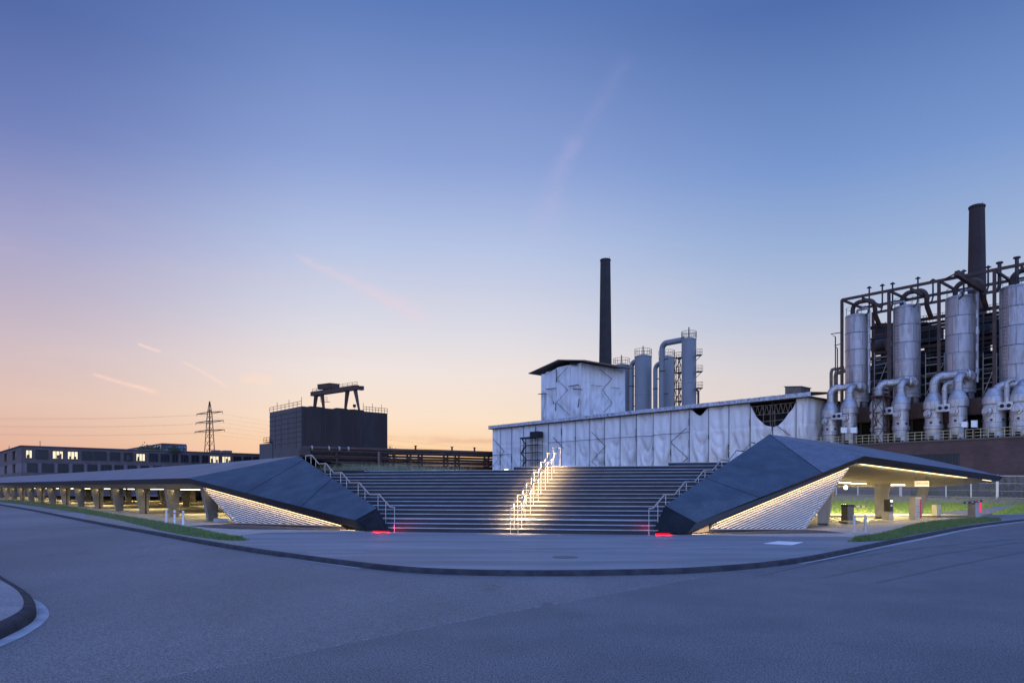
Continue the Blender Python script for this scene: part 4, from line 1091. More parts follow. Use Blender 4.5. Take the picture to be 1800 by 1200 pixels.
for i in range(4):
    a, b = podium(VP_[2*i][0], 0, CV), podium(VP_[2*i+1][0], 0, CV); D = a.y
    ym = (VP_[2*i][3]+VP_[2*i+1][3])/2+14; z = E+(864-ym)*D/F
    c0 = lerp(a, b, .5)-B*.7; hw = (b-a).length*.3
    t_ = thing('gearbox', f'pale box with two dark shaft holes bridging the {["first", "second", "third", "last"][i]} pair of vessels from the left', 'machine', flat(c0, z), 'boxes between the vessels')
    mb = MB(); mb.box(flat(c0, z), A*hw, B*.35, UP*.42); mb.build('box', M['plate2'], t_)
    for s_ in (-.5, .35):
        mb = MB(); mb.lathe(flat(c0, z)-B*.35+A*hw*s_, [(.2, 0), (.2, .06)], 14, axis=-B); mb.build('shaft_hole', M['dark'], t_)
    mb = MB(); mb.tube(flat(c0, z)-A*hw, flat(c0, z)-A*(hw+.75), .26, .34, 14); mb.tube(flat(c0, z)+A*hw, flat(c0, z)+A*(hw+.75), .26, .34, 14); mb.build('shaft', M['plate2'], t_)
    if i >= 2:
        mb = MB(); q = flat(c0, z)-A*.1; mb.path([q+UP*.3, q+UP*2.2]+[q+UP*2.2+x for x in (V((0, 0, .3))-A*.1, V((0, 0, .5))-A*.4, V((0, 0, .5))-A*.8)], .27, 12); mb.build('vent_pipe', M['plate2'], t_)
# white boxes on the railing
for px, y0, y1 in ((1483, 750, 761), (1500, 750, 761), (1695, 740, 751), (1712, 738, 751)):
    p0 = atc(px-5, y1, CW); p1 = atc(px+5, y1, CW); hh = (y1-y0)*p0.y/F
    lb = {1483: 'left one of the two white square boxes on the railing by the second vessel', 1500: 'right one of the two white square boxes on the railing by the second vessel', 1695: 'left one of the two white square boxes on the railing by the sixth vessel', 1712: 'right one of the two white square boxes on the railing by the sixth vessel'}[px]
    t_ = thing('switch_box', lb, 'box', flat(p0, PZ), 'white boxes on the podium railing')
    mb = MB(); mb.slab([p0, p1, p1+B*.3, p0+B*.3], UP*hh); mb.build('case', M['whiteplastic'], t_)
    mb = MB(); m2 = lerp(p0, p1, .5)+B*.15; mb.beam(flat(m2, PZ), m2, .1, .1); mb.build('stand', M['rust'], t_)
    mb = MB(); mb.beam(p0-B*.01+UP*hh*.99, p1-B*.01+UP*hh*.99, .04, .05); mb.beam(p0-B*.01, p1-B*.01, .04, .05); mb.build('trim', M['rust'], t_)
# lattice stair tower beside the third vessel
q0, q1 = atc(1534.5, 780, 89), atc(1553, 780, 89)
t_ = thing('lattice_tower', 'narrow dark lattice tower with a railed platform in front of the third vessel', 'lattice tower', flat(q0, PZ))
q0, q1 = flat(q0, PZ), flat(q1, PZ); q2, q3 = q1+B*1.6, q0+B*1.6; zt = E+(864-698)*q0.y/F
mb = MB()
for q in (q0, q1, q2, q3): mb.beam(q, flat(q, zt+1.1), .11, .11)
hs = [PZ+(zt-PZ)*k/3 for k in range(4)]
for za, zb in zip(hs, hs[1:]):
    for a, b in ((q0, q1), (q1, q2), (q3, q2), (q0, q3)):
        mb.beam(flat(a, za), flat(b, zb), .06, .06); mb.beam(flat(b, za), flat(a, zb), .06, .06); mb.beam(flat(a, zb), flat(b, zb), .08, .08)
mb.build('lattice', M['rust'], t_)
mb = MB(); mb.slab([flat(q, zt)+(q-lerp(q0, q2, .5)).normalized()*.35 for q in (q0, q1, q2, q3)], UP*.15); mb.build('platform', M['rust'], t_)
mb = MB()
for a, b in ((q0, q1), (q1, q2), (q3, q2), (q0, q3)):
    for zz in (.6, 1.1): mb.tube(flat(a, zt+zz), flat(b, zt+zz), .03, n=5)
mb.build('platform_rail', M['greybox'], t_)

# ---------------------------------------------------------------- steel rack round the coolers
rk = thing('steel_rack', 'tall open frame of dark rusty steel beams standing over the coolers', 'steel frame', podium(1600, PZ, 91))
FZ = 25.75
mbp = MB()
def rp(px, z, c): return podium(px, z, c)
PF = [1480, 1562.5, 1650.5, 1748, 1857, 1980]
c_f, c_m, c_b = 91.2, 97.0, 100.6
def same(px, c):                       # the point straight behind (along B) the front point at column px
    p = podium(px, 0, c_f); return p+B*(c-c_f)
for px in PF:
    for c_ in (c_f, c_b):
        p = same(px, c_); q = 0
        mb = MB(); w_ = .3
        mb.beam(flat(p, PZ), flat(p, FZ), w_, w_); mb.build('post', M['rust'], rk)
for c_, z in ((c_f, FZ), (c_m, FZ-.05), (c_b, FZ-.1), (c_b, 22.6), (c_b, 20.2), (c_b, 17.8), (c_m, 22.9)):
    a, b = same(PF[0], c_), same(PF[-1], c_); mb = MB(); mb.beam(flat(a, z), flat(b, z), .2, .32 if z > 23 else .4); mb.build('long_beam', M['rust'], rk)
nb = (len(PF)-1)*2
for i in range(nb+1):
    px0 = PF[i//2] if i % 2 == 0 else None
    a0, b0 = podium(PF[0], 0, c_f), podium(PF[-1], 0, c_f)
    f = 0
    if i % 2 == 0: p = podium(PF[i//2], 0, c_f)
    else: p = lerp(podium(PF[i//2], 0, c_f), podium(PF[i//2+1], 0, c_f), .45)
    mb = MB(); dz = 0 if i % 2 == 0 else -.35
    mb.beam(flat(p-B*(0 if i % 2 == 0 else .0), FZ+dz), flat(p+B*(c_m-c_f), FZ+dz), .22, .26 if i % 2 == 0 else .4); mb.build('cross_beam', M['rust'], rk)
# raised skewed beam near the third cooler
mb = MB(); mb.beam(atc(1681, 480, 90), atc(1727, 509, 94), .5, .6); mb.beam(atc(1660, 491, 91), atc(1681, 480, 90.5), .12, .12); mb.beam(atc(1681, 480, 90.5), atc(1694, 477, 91), .12, .12); mb.build('raised_beam', M['rust'], rk)
vents = [(1528, 506), (1551, 502), (1569, 499), (1613.5, 489.5), (1640, 493), (1694, 477), (1737, 470), (1757, 463), (1787.5, 454)]
for i, (px, y) in enumerate(vents):
    p = atc(px, y, 93.5); z0 = 23.8
    t_ = thing('vent_stack', f'thin dark vent pipe rising above the steel frame, number {i+1} from the left' if 0 else 'dark capped vent pipe rising above the steel frame, '+['leftmost', 'second from the left', 'just over the second frame post', 'above the second cooler', 'between the second and third coolers', 'above the third cooler', 'just right of the brick chimney', 'thick one left of the rightmost cooler', 'above the rightmost cooler'][i], 'vent pipe', flat(p, z0), 'vent pipes above the steel frame')
    bt = px % 2
    mb = MB(); rr = .1 if i < 7 else .2
    mb.path([flat(p, z0)+A*.5, flat(p, z0+.35)+A*.12, flat(p, z0+.8), p], rr, 8); mb.build('pipe', M['darksteel'], t_)
    mb = MB(); mb.lathe(p, [(.32 if i < 7 else .36, 0), (.05, .22)] if i < 7 else [(.36, 0), (.36, .14)], 12); mb.build('cap', M['darksteel'], t_)
# dark gallery and machinery behind the coolers
gb = thing('gallery_building', 'dark gallery block with pipes and stacked tanks behind the coolers', 'building', podium(1600, PZ, 103))
a, b = same(1425, 102.2), same(1990, 102.2)
mb = MB(); mb.slab([flat(a, PZ), flat(b, PZ), flat(b+B*9, PZ), flat(a+B*9, PZ)], UP*(18.9-PZ)); mb.build('block', M['dark'], gb)
def seg(px0, px1, z, c_, r, name, mt, n=8):
    mb = MB(); mb.tube(podium(px0, z, c_), podium(px1, z, c_), r, n=n); return mb.build(name, mt, gb)
for i, (x0, x1, z, r) in enumerate(((1536, 1561, 21.6, 1.2), (1540, 1558, 18.4, 1.3), (1620, 1649, 21.2, .5), (1618, 1640, 18.6, 1.2), (1700, 1744, 21.3, 1.1), (1705, 1735, 17.9, 1.4), (1800, 1850, 21., 1.2), (1800, 1850, 18.4, 1.2), (1628, 1700, 20.3, .7))):
    seg(x0, x1, z, 103.2, r, 'tank', M['darksteel'], 14)
for x0, x1, y0, y1, c_ in ((1532, 1563, 568, 604, 104), (1548, 1566, 604, 640, 104.5), (1598, 1630, 566, 600, 104), (1616, 1652, 574, 593, 104.3), (1630, 1662, 617, 640, 104.2), (1700, 1748, 552, 583, 104), (1716, 1735, 583, 640, 104.4), (1745, 1762, 560, 640, 104), (1816, 1850, 560, 640, 104)):
    mb = MB(); a, b = atc(x0, y1, c_), atc(x1, y1, c_); mb.slab([a, b, b+B*1.5, a+B*1.5], UP*((y1-y0)*a.y/F)); mb.build('duct_box', M['dark'], gb)
for z, r, c_ in ((17.9, .18, 99.5), (19.6, .25, 101), (16.2, .22, 99.2), (15.1, .12, 98.8), (22.1, .16, 100.2), (13.9, .12, 98.8), (18.9, .08, 99.5)):
    seg(1500, 1985, z, c_, r, 'gallery_pipe', M['oldpipe'] if r == .22 or r == .12 else M['darksteel'])
rnd = random.Random(5)
for i in range(26):
    px = 1500+i*19; z0, z1 = PZ+5, rnd.choice((21.5, 23, 24, 20.6))
    mb = MB(); mb.tube(podium(px+rnd.uniform(-2, 2), z0, 99.9), podium(px, z1, 99.9), rnd.choice((.06, .09, .14)), n=6); mb.build('riser_pipe', M['darksteel'], gb)
mb = MB()
for zz in (18.2, 20.9, 23.3):
    for dz in (.55, 1.1): mb.tube(flat(same(1510, 101.8), zz+dz), flat(same(1985, 101.8), zz+dz), .03, n=4)
    for k in range(70): p = lerp(same(1510, 101.8), same(1985, 101.8), k/69); mb.tube(flat(p, zz), flat(p, zz+1.1), .03, n=4)
    mb.slab([flat(same(1510, 101.5), zz), flat(same(1985, 101.5), zz), flat(same(1985, 101.5), zz)+B*1.2, flat(same(1510, 101.5), zz)+B*1.2], UP*.1)
mb.build('walkway', M['darksteel'], gb)
# thin scaffold poles between the coolers
for pa, pb in ((1537, 1560), (1627, 1660), (1728, 1752)):
    mb = MB()
    for px in (pa, pb): mb.tube(atc(px, 705, 96), atc(px, 620, 96), .05, n=6)
    for y in (628, 640, 655, 672, 690): mb.tube(atc(pa, y+2, 96), atc(pb, y-2, 96), .05, n=6)
    mb.tube(atc(pa+2, 690, 95.8), atc(pb-2, 640, 95.8), .05, n=6)
    tag(mb.build('scaffolding', M['greybox'], origin=atc(pa, 705, 96)), {1537: 'thin pale scaffold tubes with a diagonal between the first and second coolers', 1627: 'thin pale scaffold tubes with a diagonal between the second and third coolers', 1728: 'thin pale scaffold tubes with a diagonal left of the rightmost cooler'}[pa], 'scaffold', 'scaffold tubes between the coolers')
# concrete beam under the coolers
mb = MB(); a, b = same(1484, 93.2), same(1990, 93.2); mb.slab([flat(a, 10.4), flat(b, 10.4), flat(b+B*5, 10.4), flat(a+B*5, 10.4)], UP*1.9)
for px in PF[1:]: q = same(px, 93.6); mb.beam(flat(q, PZ), flat(q, 10.4), .6, .6)
mb.build('support_beam', M['rust'], gb)
mb = MB(); a, b = same(1452, 95.5), same(1990, 95.5); mb.slab([flat(a, PZ), flat(b, PZ), flat(b+B*.3, PZ), flat(a+B*.3, PZ)], UP*3.1); mb.build('back_panel', M['dark'], gb)
# pipes and brackets at the left end of the frame
t_ = thing('corner_pipes', 'brown arched pipes with thin bracket posts at the left end of the steel frame', 'pipes', atc(1465, 780, 91))
for px, yt, r, dx in ((1461, 645, .2, 22), (1469, 651, .26, 16)):
    p = atc(px, yt+10, 91.5); q = atc(px+dx, yt, 91.5)
    mb = MB(); mb.path([flat(p, PZ), p]+[lerp(p, q, f)+UP*g_ for f, g_ in ((.08, .35), (.25, .3), (.5, .1))]+[q], r, 12); mb.build('arched_pipe', M['oldpipe'], t_)
for px, y0, dy in ((1468.5, 592, 5), (1472, 612, 3)):
    mb = MB(); p = atc(px, y0, 91.3); mb.tube(flat(p, PZ), p, .07, n=6); mb.path([p, atc(px-8 if px < 1470 else px-5, y0-5, 91.3), atc(1480, y0-8, 91.3)], .06, 6); mb.build('bracket_post', M['darksteel'], t_)

# ---------------------------------------------------------------- chimneys
def chimney(name, label, px0b, px1b, px0t, px1t, yt, yb, D, mt, rim):
    cx = (px0t+px1t)/2; p = at(cx, yt, D); k = math.sqrt(1+((cx-900)/F)**2)
    rt = (px1t-px0t)/2*D/F/k; rb = (px1b-px0b)/2*D/F/k; zt = p.z; zb = E+(864-yb)*D/F
    r0 = rt+(rb-rt)*(zt)/(zt-zb)
    t_ = thing(name, label, 'chimney', flat(p))
    mb = MB(); mb.lathe(flat(p), [(r0, 0)]+[(r0+(rt-r0)*f, zt*f) for f in (.25, .5, .75, 1)]+[(rt*.8, zt), (rt*.8, zt-1.5)], 40); mb.build('shaft', mt, t_)
    for dz, e in rim:
        mb = MB(); mb.lathe(flat(p, zt-dz), [(rt+.02, 0), (rt+e, .05), (rt+e, .4), (rt+.02, .45)], 40, cap=False); mb.build('rim', mt, t_)
    mb = MB(); d = -p.normalized(); d.z = 0
    side = V((-.35, -.94, 0))
    for s_ in (-.22, .22): mb.tube(flat(p)+side*(r0+.1)+V((s_, 0, 0)), flat(p, zt)+side*(rt+.1)+V((s_, 0, 0)), .03, n=4)
    mb.build('ladder', M['darksteel'], t_)
    mb = MB(); mb.tube(flat(p, zt)+V((rt*.8, 0, 0)), flat(p, zt+.9)+V((rt*.8, 0, 0)), .04, n=5); mb.build('lightning_rod', M['darksteel'], t_)
chimney('chimney', 'slender dark round chimney rising behind the wrapped tower block', 1054, 1076.3, 1055.3, 1073, 456, 638, 215, M['brickdark'], ((.5, .12),))
chimney('chimney', 'reddish brick chimney rising behind the coolers at the right', 1700.5, 1735, 1703, 1731.5, 362, 540, 150, M['chimred'], ((.5, .14),))

# ---------------------------------------------------------------- wrapped hall
ZE = 13.65
hall = thing('wrapped_hall', 'long low hall wrapped in draped white tarpaulins over scaffolding', 'hall', podium(1200, 0))
hx = [866]
x = 866.
vpx = -230.
inv0 = 1/(866+230); inv1 = 1/(1420+230)
nb = 19; dinv = .0000148
hx = [1/v-230 for v in [inv0+(inv1-inv0)*i/nb for i in range(nb+1)]]
# align the bays with the standards seen at 1119 and 1149
def hp(s, z, off=0.): return lerp(podium(866, 0), podium(1420, 0), s/nb)-B*off+UP*z
L_h = dist(866, 1420)
back = MB(); a, b = hp(0, 0), hp(nb, 0)
back.slab([a+B*2.2, b+B*2.2+A*1.6, b+B*19+A*1.6, a+B*19], UP*(ZE-.3)); back.build('inner_wall', M['dark'], hall)
def cloth(root, P, Q, z0, z1, seed, mt, nu=22, nv=56, top=None, sag=1., fold=.1, name='tarpaulin'):
    """one sheet between two scaffold poles: pinned at the ledgers, hanging in swags between them"""
    rnd = random.Random(seed); d = (Q-P); n_ = V((-d.y, d.x, 0)).normalized(); n_ = n_ if n_.y < 0 else -n_
    ph = rnd.uniform(0, 6); am = rnd.uniform(.8, 1.6)*fold*4.6; k1 = rnd.uniform(3.5, 6.); sg_ = rnd.uniform(.18, .42)*sag; tilt = rnd.uniform(-.25, .25)
    cx = rnd.uniform(.35, .65); style = rnd.random()
    vs = []
    for i in range(nu+1):
        u = i/nu; tz = top(u) if top else z1
        for j in range(nv+1):
            v = j/nv; z = z0+(tz-z0)*v; hgt = (z-z0)/(z1-z0)
            c_ = max(0, 1-((u-cx)/max(cx, 1-cx))**2)
            q = hgt*3.2+c_*sg_*3.2+tilt*(u-.5)
            loc = (hgt*3) % 1.0 if hgt < .72 else (hgt-.72)/.28
            env = min(1, 7*u*(1-u))
            hang = math.sin(math.pi*min(1, max(0, hgt/.72)))**.7 if hgt < .72 else .25
            s1 = abs(math.sin(q*k1*.5+ph)); s2 = abs(math.sin(q*k1*1.15+ph*1.7+u*2))
            w = -am*(1-s1**.5)*hang*1.15-am*.5*(1-s2**.5)*hang
            w -= am*.4*abs(math.sin(u*(5+3*style)+ph+hgt*2))**3*(.4+.6*hang)       # upright pleats
            w -= am*.5*abs(math.sin((u*1.3-hgt*2.2)*4+ph))**4*hang
            for hl in (.28, .72): w -= .12*math.exp(-((hgt-hl)/.014)**2)
            vs.append(lerp(P, Q, u)+n_*(w*env-.03)+UP*z)
    mb = MB(); m_ = nv+1
    mb.add(vs, [[i*m_+j, (i+1)*m_+j, (i+1)*m_+j+1, i*m_+j+1] for i in range(nu) for j in range(nv)], True)
    return mb.build(name, mt, root)
rnd = random.Random(11)
def px2s(px): return (1/(1096)-1/(px+230))/(inv0-inv1)*nb
s1119 = px2s(1119.3); s1149 = px2s(1149); bay = s1149-s1119
ss = [s1119+bay*k for k in range(-20, 20)]; ss = [0]+[s_ for s_ in ss if .35 < s_ < nb-.3]+[nb]
for i, (a, b) in enumerate(zip(ss, ss[1:])):
    mid = (a+b)/2; pm = hp(mid, 0); pxm = 900+F*pm.x/pm.y
    top = None; mt = M['tarp'] if i % 3 else M['tarp2']
    if 1312 < pxm < 1390:
        if pxm < 1348: top = lambda u: ZE-.4-3.0*math.sin(min(1, u*1.1)*math.pi/2)**.8
        else: top = lambda u: ZE-3.5+3.1*(u**1.6)
    if 1213 < pxm < 1240: top = lambda u: ZE-.1-1.0*math.sin(math.pi*u)**2
    q = 1 if pxm > 990 else .45
    cloth(hall, hp(a, 0, .05), hp(b, 0, .05), 1.5, ZE+.1, i*7+3, mt, top=top, sag=q, fold=.1*q+.02)
# right end face, along B
Ce = podium(1420, 0)
e1 = Ce+B*4.6; e2 = Ce+B*12
cloth(hall, Ce+V((0, 0, 0))-A*.02, e1-A*.02, 1.5, ZE+.2, 77, M['tarp2'], fold=.06)
cloth(hall, e1-A*.02, e2-A*.02, 1.5, ZE+.2, 78, M['tarp'], fold=.06)
# eave: ruffled sheet over the roof edge
mb = MB(); vs = []; n = 220
rnd = random.Random(2)
for i in range(n+1):
    s_ = -.15+(nb+.35)*i/n; w = rnd.uniform(-.06, .06)
    vs += [hp(s_, ZE-.02+w*.6, .62+w), hp(s_, ZE+.5+w*.4, .6+w), hp(s_, ZE+.56+w*.3, .2), hp(s_, ZE+1.3, -9)]
mb.add(vs, [[4*i+j, 4*i+4+j, 4*i+5+j, 4*i+1+j] for i in range(n) for j in range(3)], False)
mb.build('roof_sheet', M['tarpband'], hall)
mb = MB(); mb.slab([hp(-.2, ZE-.12, .6), hp(nb+.2, ZE-.12, .6), hp(nb+.2, ZE-.12, -19), hp(-.2, ZE-.12, -19)], UP*.1); mb.build('roof', M['darksteel'], hall)
mb = MB()
for i in range(90):
    s_ = rnd.uniform(.2, nb); q = hp(s_, ZE+.5, .62); q2 = hp(s_+rnd.uniform(.02, .06), ZE+.5-rnd.uniform(.1, .35), .68); mb.beam(q-UP*.1, q2-UP*.02, .05, .03)
mb.build('eave_tie', M['darksteel'], hall)
# standards, ledgers and braces in front of the sheets
sc = MB()
for i, s_ in enumerate(ss[1:-1]):
    m1 = MB(); r_ = rnd.uniform(.03, .05); m1.tube(hp(s_, 1.4, .12), hp(s_, ZE-.15, .12), r_, n=6)
    for k in range(2): z = rnd.uniform(4, 12); m1.tube(hp(s_, z, .17), hp(s_, z+rnd.uniform(.5, 1.2), .17), .075, n=6)
    m1.build('scaffold_pole', M['darksteel'], hall)
for i, (a, b) in enumerate(zip(ss, ss[1:])):
    pm = hp((a+b)/2, 0); pxm = 900+F*pm.x/pm.y
    if pxm > 965 and pxm < 1400:
        sc.tube(hp(a, 4.9, .15), hp(b, 4.9, .15), .045, n=5)
        if pxm < 1200: sc.tube(hp(a, 10.2, .15), hp(b, 10.2+rnd.uniform(-.1, .1), .15), .04, n=5)
    elif pxm < 900: sc.tube(hp(a, 8.6, .15), hp(b, 8.6, .15), .04, n=5)
sc.build('ledger', M['darksteel'], hall)
def brace(x0, y0, x1, y1, c_=None, root=None, r=.045):
    c_ = c_ or CW-.2; mb = MB(); mb.tube(atc(x0, y0, c_), atc(x1, y1, c_), r, n=6); mb.build('diagonal_brace', M['darksteel'], root or hall)
for q in ((866, 770, 886, 793), (886, 793, 866, 820), (972, 768, 991, 788), (1040, 759, 1064, 784), (1064, 784, 1040, 811), (1040, 811, 1048, 818), (1207, 752, 1178.5, 777), (1178.5, 777, 1209.5, 805), (1209.5, 805, 1200, 812), (1357, 742, 1389, 765)): brace(*q)
# inner lattice girders showing through the torn opening
mb = MB()
for z in (11.9, 13.1):
    mb.tube(hp(px2s(1308), z, -.25), hp(px2s(1395), z, -.25), .06, n=6)
n = 10
for i in range(n):
    a, b = px2s(1310)+(px2s(1392)-px2s(1310))*i/n, px2s(1310)+(px2s(1392)-px2s(1310))*(i+1)/n; m_ = (a+b)/2
    mb.tube(hp(a, 11.9, -.25), hp(m_, 13.1, -.25), .045, n=5); mb.tube(hp(m_, 13.1, -.25), hp(b, 11.9, -.25), .045, n=5)
mb.tube(hp(px2s(1312), 10.9, -.4), hp(px2s(1392), 11.1, -.4), .07, n=6)
for px in (1340, 1352, 1360): mb.tube(hp(px2s(px), 10, -.3), hp(px2s(px), 13.2, -.3), .06, n=5)
mb.build('lattice_girder', M['oldpipe'], hall)
# roof hatch box
a = atc(1380, 693, 92)
t_ = thing('roof_box', 'brown flat box on the roof of the wrapped hall near its right end', 'roof box', a)
q0, q1 = atc(1380, 695, 92), atc(1408, 695, 92); h = 1.15
mb = MB(); mb.slab([q0, q1, q1+B*2.6, q0+B*2.6], UP*h); mb.build('box', M['oldpipe'], t_)
mb = MB(); d = A*.12; mb.slab([q0+d-B*.12+UP*h, q1-d-B*.12+UP*h, q1-d+B*2.7+UP*h, q0+d+B*2.7+UP*h], UP*.1); mb.build('lid', M['concblock2'], t_)
# scaffold tower in front of the hall
q0, q1 = atc(915, 818, 86.6), atc(945, 818, 86.6)
t_ = thing('scaffold_tower', 'dark scaffold stair tower with a small roof in front of the wrapped hall', 'scaffold', flat(q0))
q0, q1 = flat(q0), flat(q1); zt = E+(864-770)*q0.y/F
mb = MB(); L = (q1-q0)
for f in (0, .33, .7, 1):
    for o in (0, 1.2): mb.tube(lerp(q0, q1, f)+B*o, flat(lerp(q0, q1, f)+B*o, zt), .05, n=5)
for k in range(1, 8):
    z = 2+(zt-2)*k/7
    for o in (0, 1.2): mb.tube(flat(q0+B*o, z), flat(q1+B*o, z), .04, n=5)
mb.build('frame', M['darksteel'], t_)
mb = MB()
for k in range(0, 7):
    z = 2+(zt-2)*k/7; mb.slab([flat(q0, z), flat(q1, z), flat(q1+B*1.2, z), flat(q0+B*1.2, z)], UP*.06)
    mb.beam(flat(lerp(q0, q1, .05 if k % 2 else .33), z), flat(lerp(q0, q1, .33 if k % 2 else .05), z+(zt-2)/7), .3, .06)
mb.build('deck', M['darksteel'], t_)
mb = MB(); q2 = lerp(q0, q1, .55); mb.slab([flat(q2, zt), flat(q1, zt), flat(q1+B*1.3, zt), flat(q2+B*1.3, zt)], UP*1.); mb.slab([flat(q0-L*.05, zt-.1), flat(q2, zt-.1), flat(q2+B*1.3, zt-.1), flat(q0+B*1.3, zt-.1)], UP*.25); mb.build('canopy', M['dark'], t_)

# ---------------------------------------------------------------- wrapped tower block
tb = thing('wrapped_tower', 'square tower block wrapped in white sheets under a low brown roof, behind the wrapped hall', 'tower', flat(atc(1021.5, 864, 100)))
cb = atc(1021.5, 636, 100); Dc = cb.y; ztop = cb.z
lf = atc(951, 657, 100); ap = atc(984, 636, 100)
dl = flat(lf-cb); 
rt = atb(1021.5, Dc, 1099, 650)
bk_ = MB(); bk_.slab([flat(cb)+B*1.+A*1., flat(lf)+B*1., flat(lf)+flat(rt-cb), flat(rt)+A*1.], UP*(lf.z-.4)); bk_.build('inner_wall', M['dark'], tb)
fl_ = [0, .33, .66, 1]
Ls_ = dl.length
def topl(s):                            # height of the left face at distance fraction s from the near corner
    sp_ = flat(ap-cb).length/Ls_
    return ztop if s < sp_ else ztop+(lf.z-ztop)*(s-sp_)/(1-sp_)
fr_ = [0, .17, .5, .8, 1.]
fx_ = [(1021.5, 1004, 0), (1004, 979, 0), (979, 960, 0), (960, 951, 0)]
for i, (xa, xb, _) in enumerate(fx_):
    a, b = flat(atc(xb, 864, 99.9)), flat(atc(xa, 864, 99.9))
    sa, sb = (a-flat(cb)).length/Ls_, (b-flat(cb)).length/Ls_
    cloth(tb, a, b, 12, ztop, 200+i, M['tarp'], nu=16, nv=40, fold=.13, sag=.8, top=(lambda u, sa=sa, sb=sb: topl(sa+(sb-sa)*u)-.15))
rxs = [1021.5, 1036, 1056, 1073, 1087, 1099]
for i, (xa, xb) in enumerate(zip(rxs, rxs[1:])):
    a, b = flat(atb(1021.5, Dc, xa, 864)), flat(atb(1021.5, Dc, xb, 864)); cloth(tb, a, b, 12, ztop-.1, 230+i, M['tarp2'], nu=14, nv=40, fold=.08, sag=.5)
mb = MB(); ov = B*-.7-A*.6
ea, eb = atc(933, 657.5, 100)-B*.7, atc(984, 633.5, 99.5)-B*.5
ec = atc(1030, 634, 99)-B*.3; wd = flat(rt-cb)*1.08
cap = [V(q) for q in (ea, eb, ec)]
for a, b in ((ea, eb), (eb, ec)): mb.slab([a, b, b+wd, a+wd], UP*.14)
mb.build('roof', M['oldpipe'], tb)
mb = MB(); e0, e1_ = ec-UP*.02, atb(1021.5, Dc, 1107, 648.5)-A*1.; mb.beam(e0, e1_, .4, .16); mb.build('eave', M['oldpipe'], tb)
for q in ((998, 645, 979, 665), (979, 667, 998, 685), (998, 685, 978, 707), (978, 707, 1000, 728), (960, 658, 975, 648)): brace(*q, c_=99.6, root=tb)
def braceb(x0, y0, x1, y1):
    mb = MB(); o = -A*.3; mb.tube(atb(1021.5, Dc, x0, y0)+o, atb(1021.5, Dc, x1, y1)+o, .05, n=6); mb.build('diagonal_brace', M['darksteel'], tb)
for q in ((1052, 649, 1073.5, 666), (1073.5, 666, 1057, 685), (1057, 685, 1074, 709), (1074, 709, 1060, 724), (1037, 677, 1056, 679), (1073, 681, 1088, 683)): braceb(*q)
for x0, y0, x1, y1 in ((960, 684, 977, 682), (999, 679, 1017, 676), (978, 650, 978, 672), (977, 708, 977, 722), (1018, 700, 1016, 716), (1007, 683, 1024, 684.5)): brace(x0, y0, x1, y1, c_=99.6, root=tb, r=.09)
mb = MB(); q = atc(947, 692.5, 99.5); mb.beam(q, atc(960, 691.5, 99.5), .4, .12); mb.build('ledge', M['darksteel'], tb)
mb = MB(); mb.slab([atc(1001, 637.5, 99.7), atc(1014, 637.5, 99.7), atc(1014, 642, 99.7), atc(1003, 641, 99.7)], -B*.05); mb.build('torn_gap', M['dark'], tb)

# ---------------------------------------------------------------- grey gas towers
def cyl_at(px0, px1, yt, c):
    cx = (px0+px1)/2; p = atc(cx, yt, c); k = math.sqrt(1+((cx-900)/F)**2); r = (px1-px0)/2*p.y/F/k
    return p, r
def gastower(label, px0, px1, yt, c, rod=16, plats=()):
    p, r = cyl_at(px0, px1, yt, c)
    t_ = thing('gas_tower', label, 'gas tower', flat(p), 'grey gas towers')
    z = p.z
    mb = MB(); mb.lathe(flat(p), [(r, 0), (r, z*.45), (r*1.02, z*.452), (r*1.02, z*.456), (r, z*.46), (r, z*.72), (r*1.02, z*.722), (r*1.02, z*.727), (r, z*.73), (r, z-.6), (r*1.03, z-.55), (r*1.03, z-.2), (r*.6, z+.1)], 40); mb.build('shell', M['greytower'], t_)
    mb = MB(); n = 20
    for k in range(n):
        a = 2*math.pi*k/n; b = 2*math.pi*(k+1)/n; u, v_ = V((math.cos(a), math.sin(a), 0)), V((math.cos(b), math.sin(b), 0))
        mb.tube(p+u*r*1.02, p+u*r*1.02+UP*1.6, .045, n=4)
        for hh in (.8, 1.6): mb.tube(p+u*r*1.02+UP*hh, p+v_*r*1.02+UP*hh, .04, n=4)
    mb.build('top_railing', M['darksteel'], t_)
    mb = MB(); mb.tube(p, p+UP*rod*p.y/F, .13, n=6); mb.build('vent_rod', M['darksteel'], t_)
    for dx, y in plats:
        q = atc((px1 if dx > 0 else px0)+dx*.5, y, c); w = abs(dx)*q.y/F/2
        mb = MB(); mb.slab([q+V((x*w, yy, 0)) for x, yy in ((-1, -.8), (1, -.8), (1, .8), (-1, .8))], UP*.18)
        for x in (-1, 0, 1): mb.tube(q+V((x*w, -.7, 0)), q+V((x*w, -.7, 1.5)), .04, n=4); mb.tube(q+V((x*w, .7, 0)), q+V((x*w, .7, 1.5)), .04, n=4)
        for hh in (.8, 1.5): mb.tube(q+V((-w, -.7, hh)), q+V((w, -.7, hh)), .04, n=4); mb.tube(q+V((w, -.7, hh)), q+V((w, .7, hh)), .04, n=4)
        mb.beam(q+V((w*.8*(1 if dx > 0 else -1), 0, 0)), q+V((-w*(1 if dx > 0 else -1), 0, -w*1.8)), .12, .12); mb.build('platform', M['darksteel'], t_)
    return t_, p, r
gastower('grey gas tower half hidden behind the wrapped tower block', 1078, 1107, 641, 150, 17)
g1, p1, r1 = gastower('plain grey gas tower with a railed top, standing clear left of the tall bent pipe', 1115.5, 1145.5, 625, 150, 17)
g3, p3, r3 = gastower('grey gas tower mostly hidden behind the tall bent pipe', 1158, 1186, 627, 158, 3)
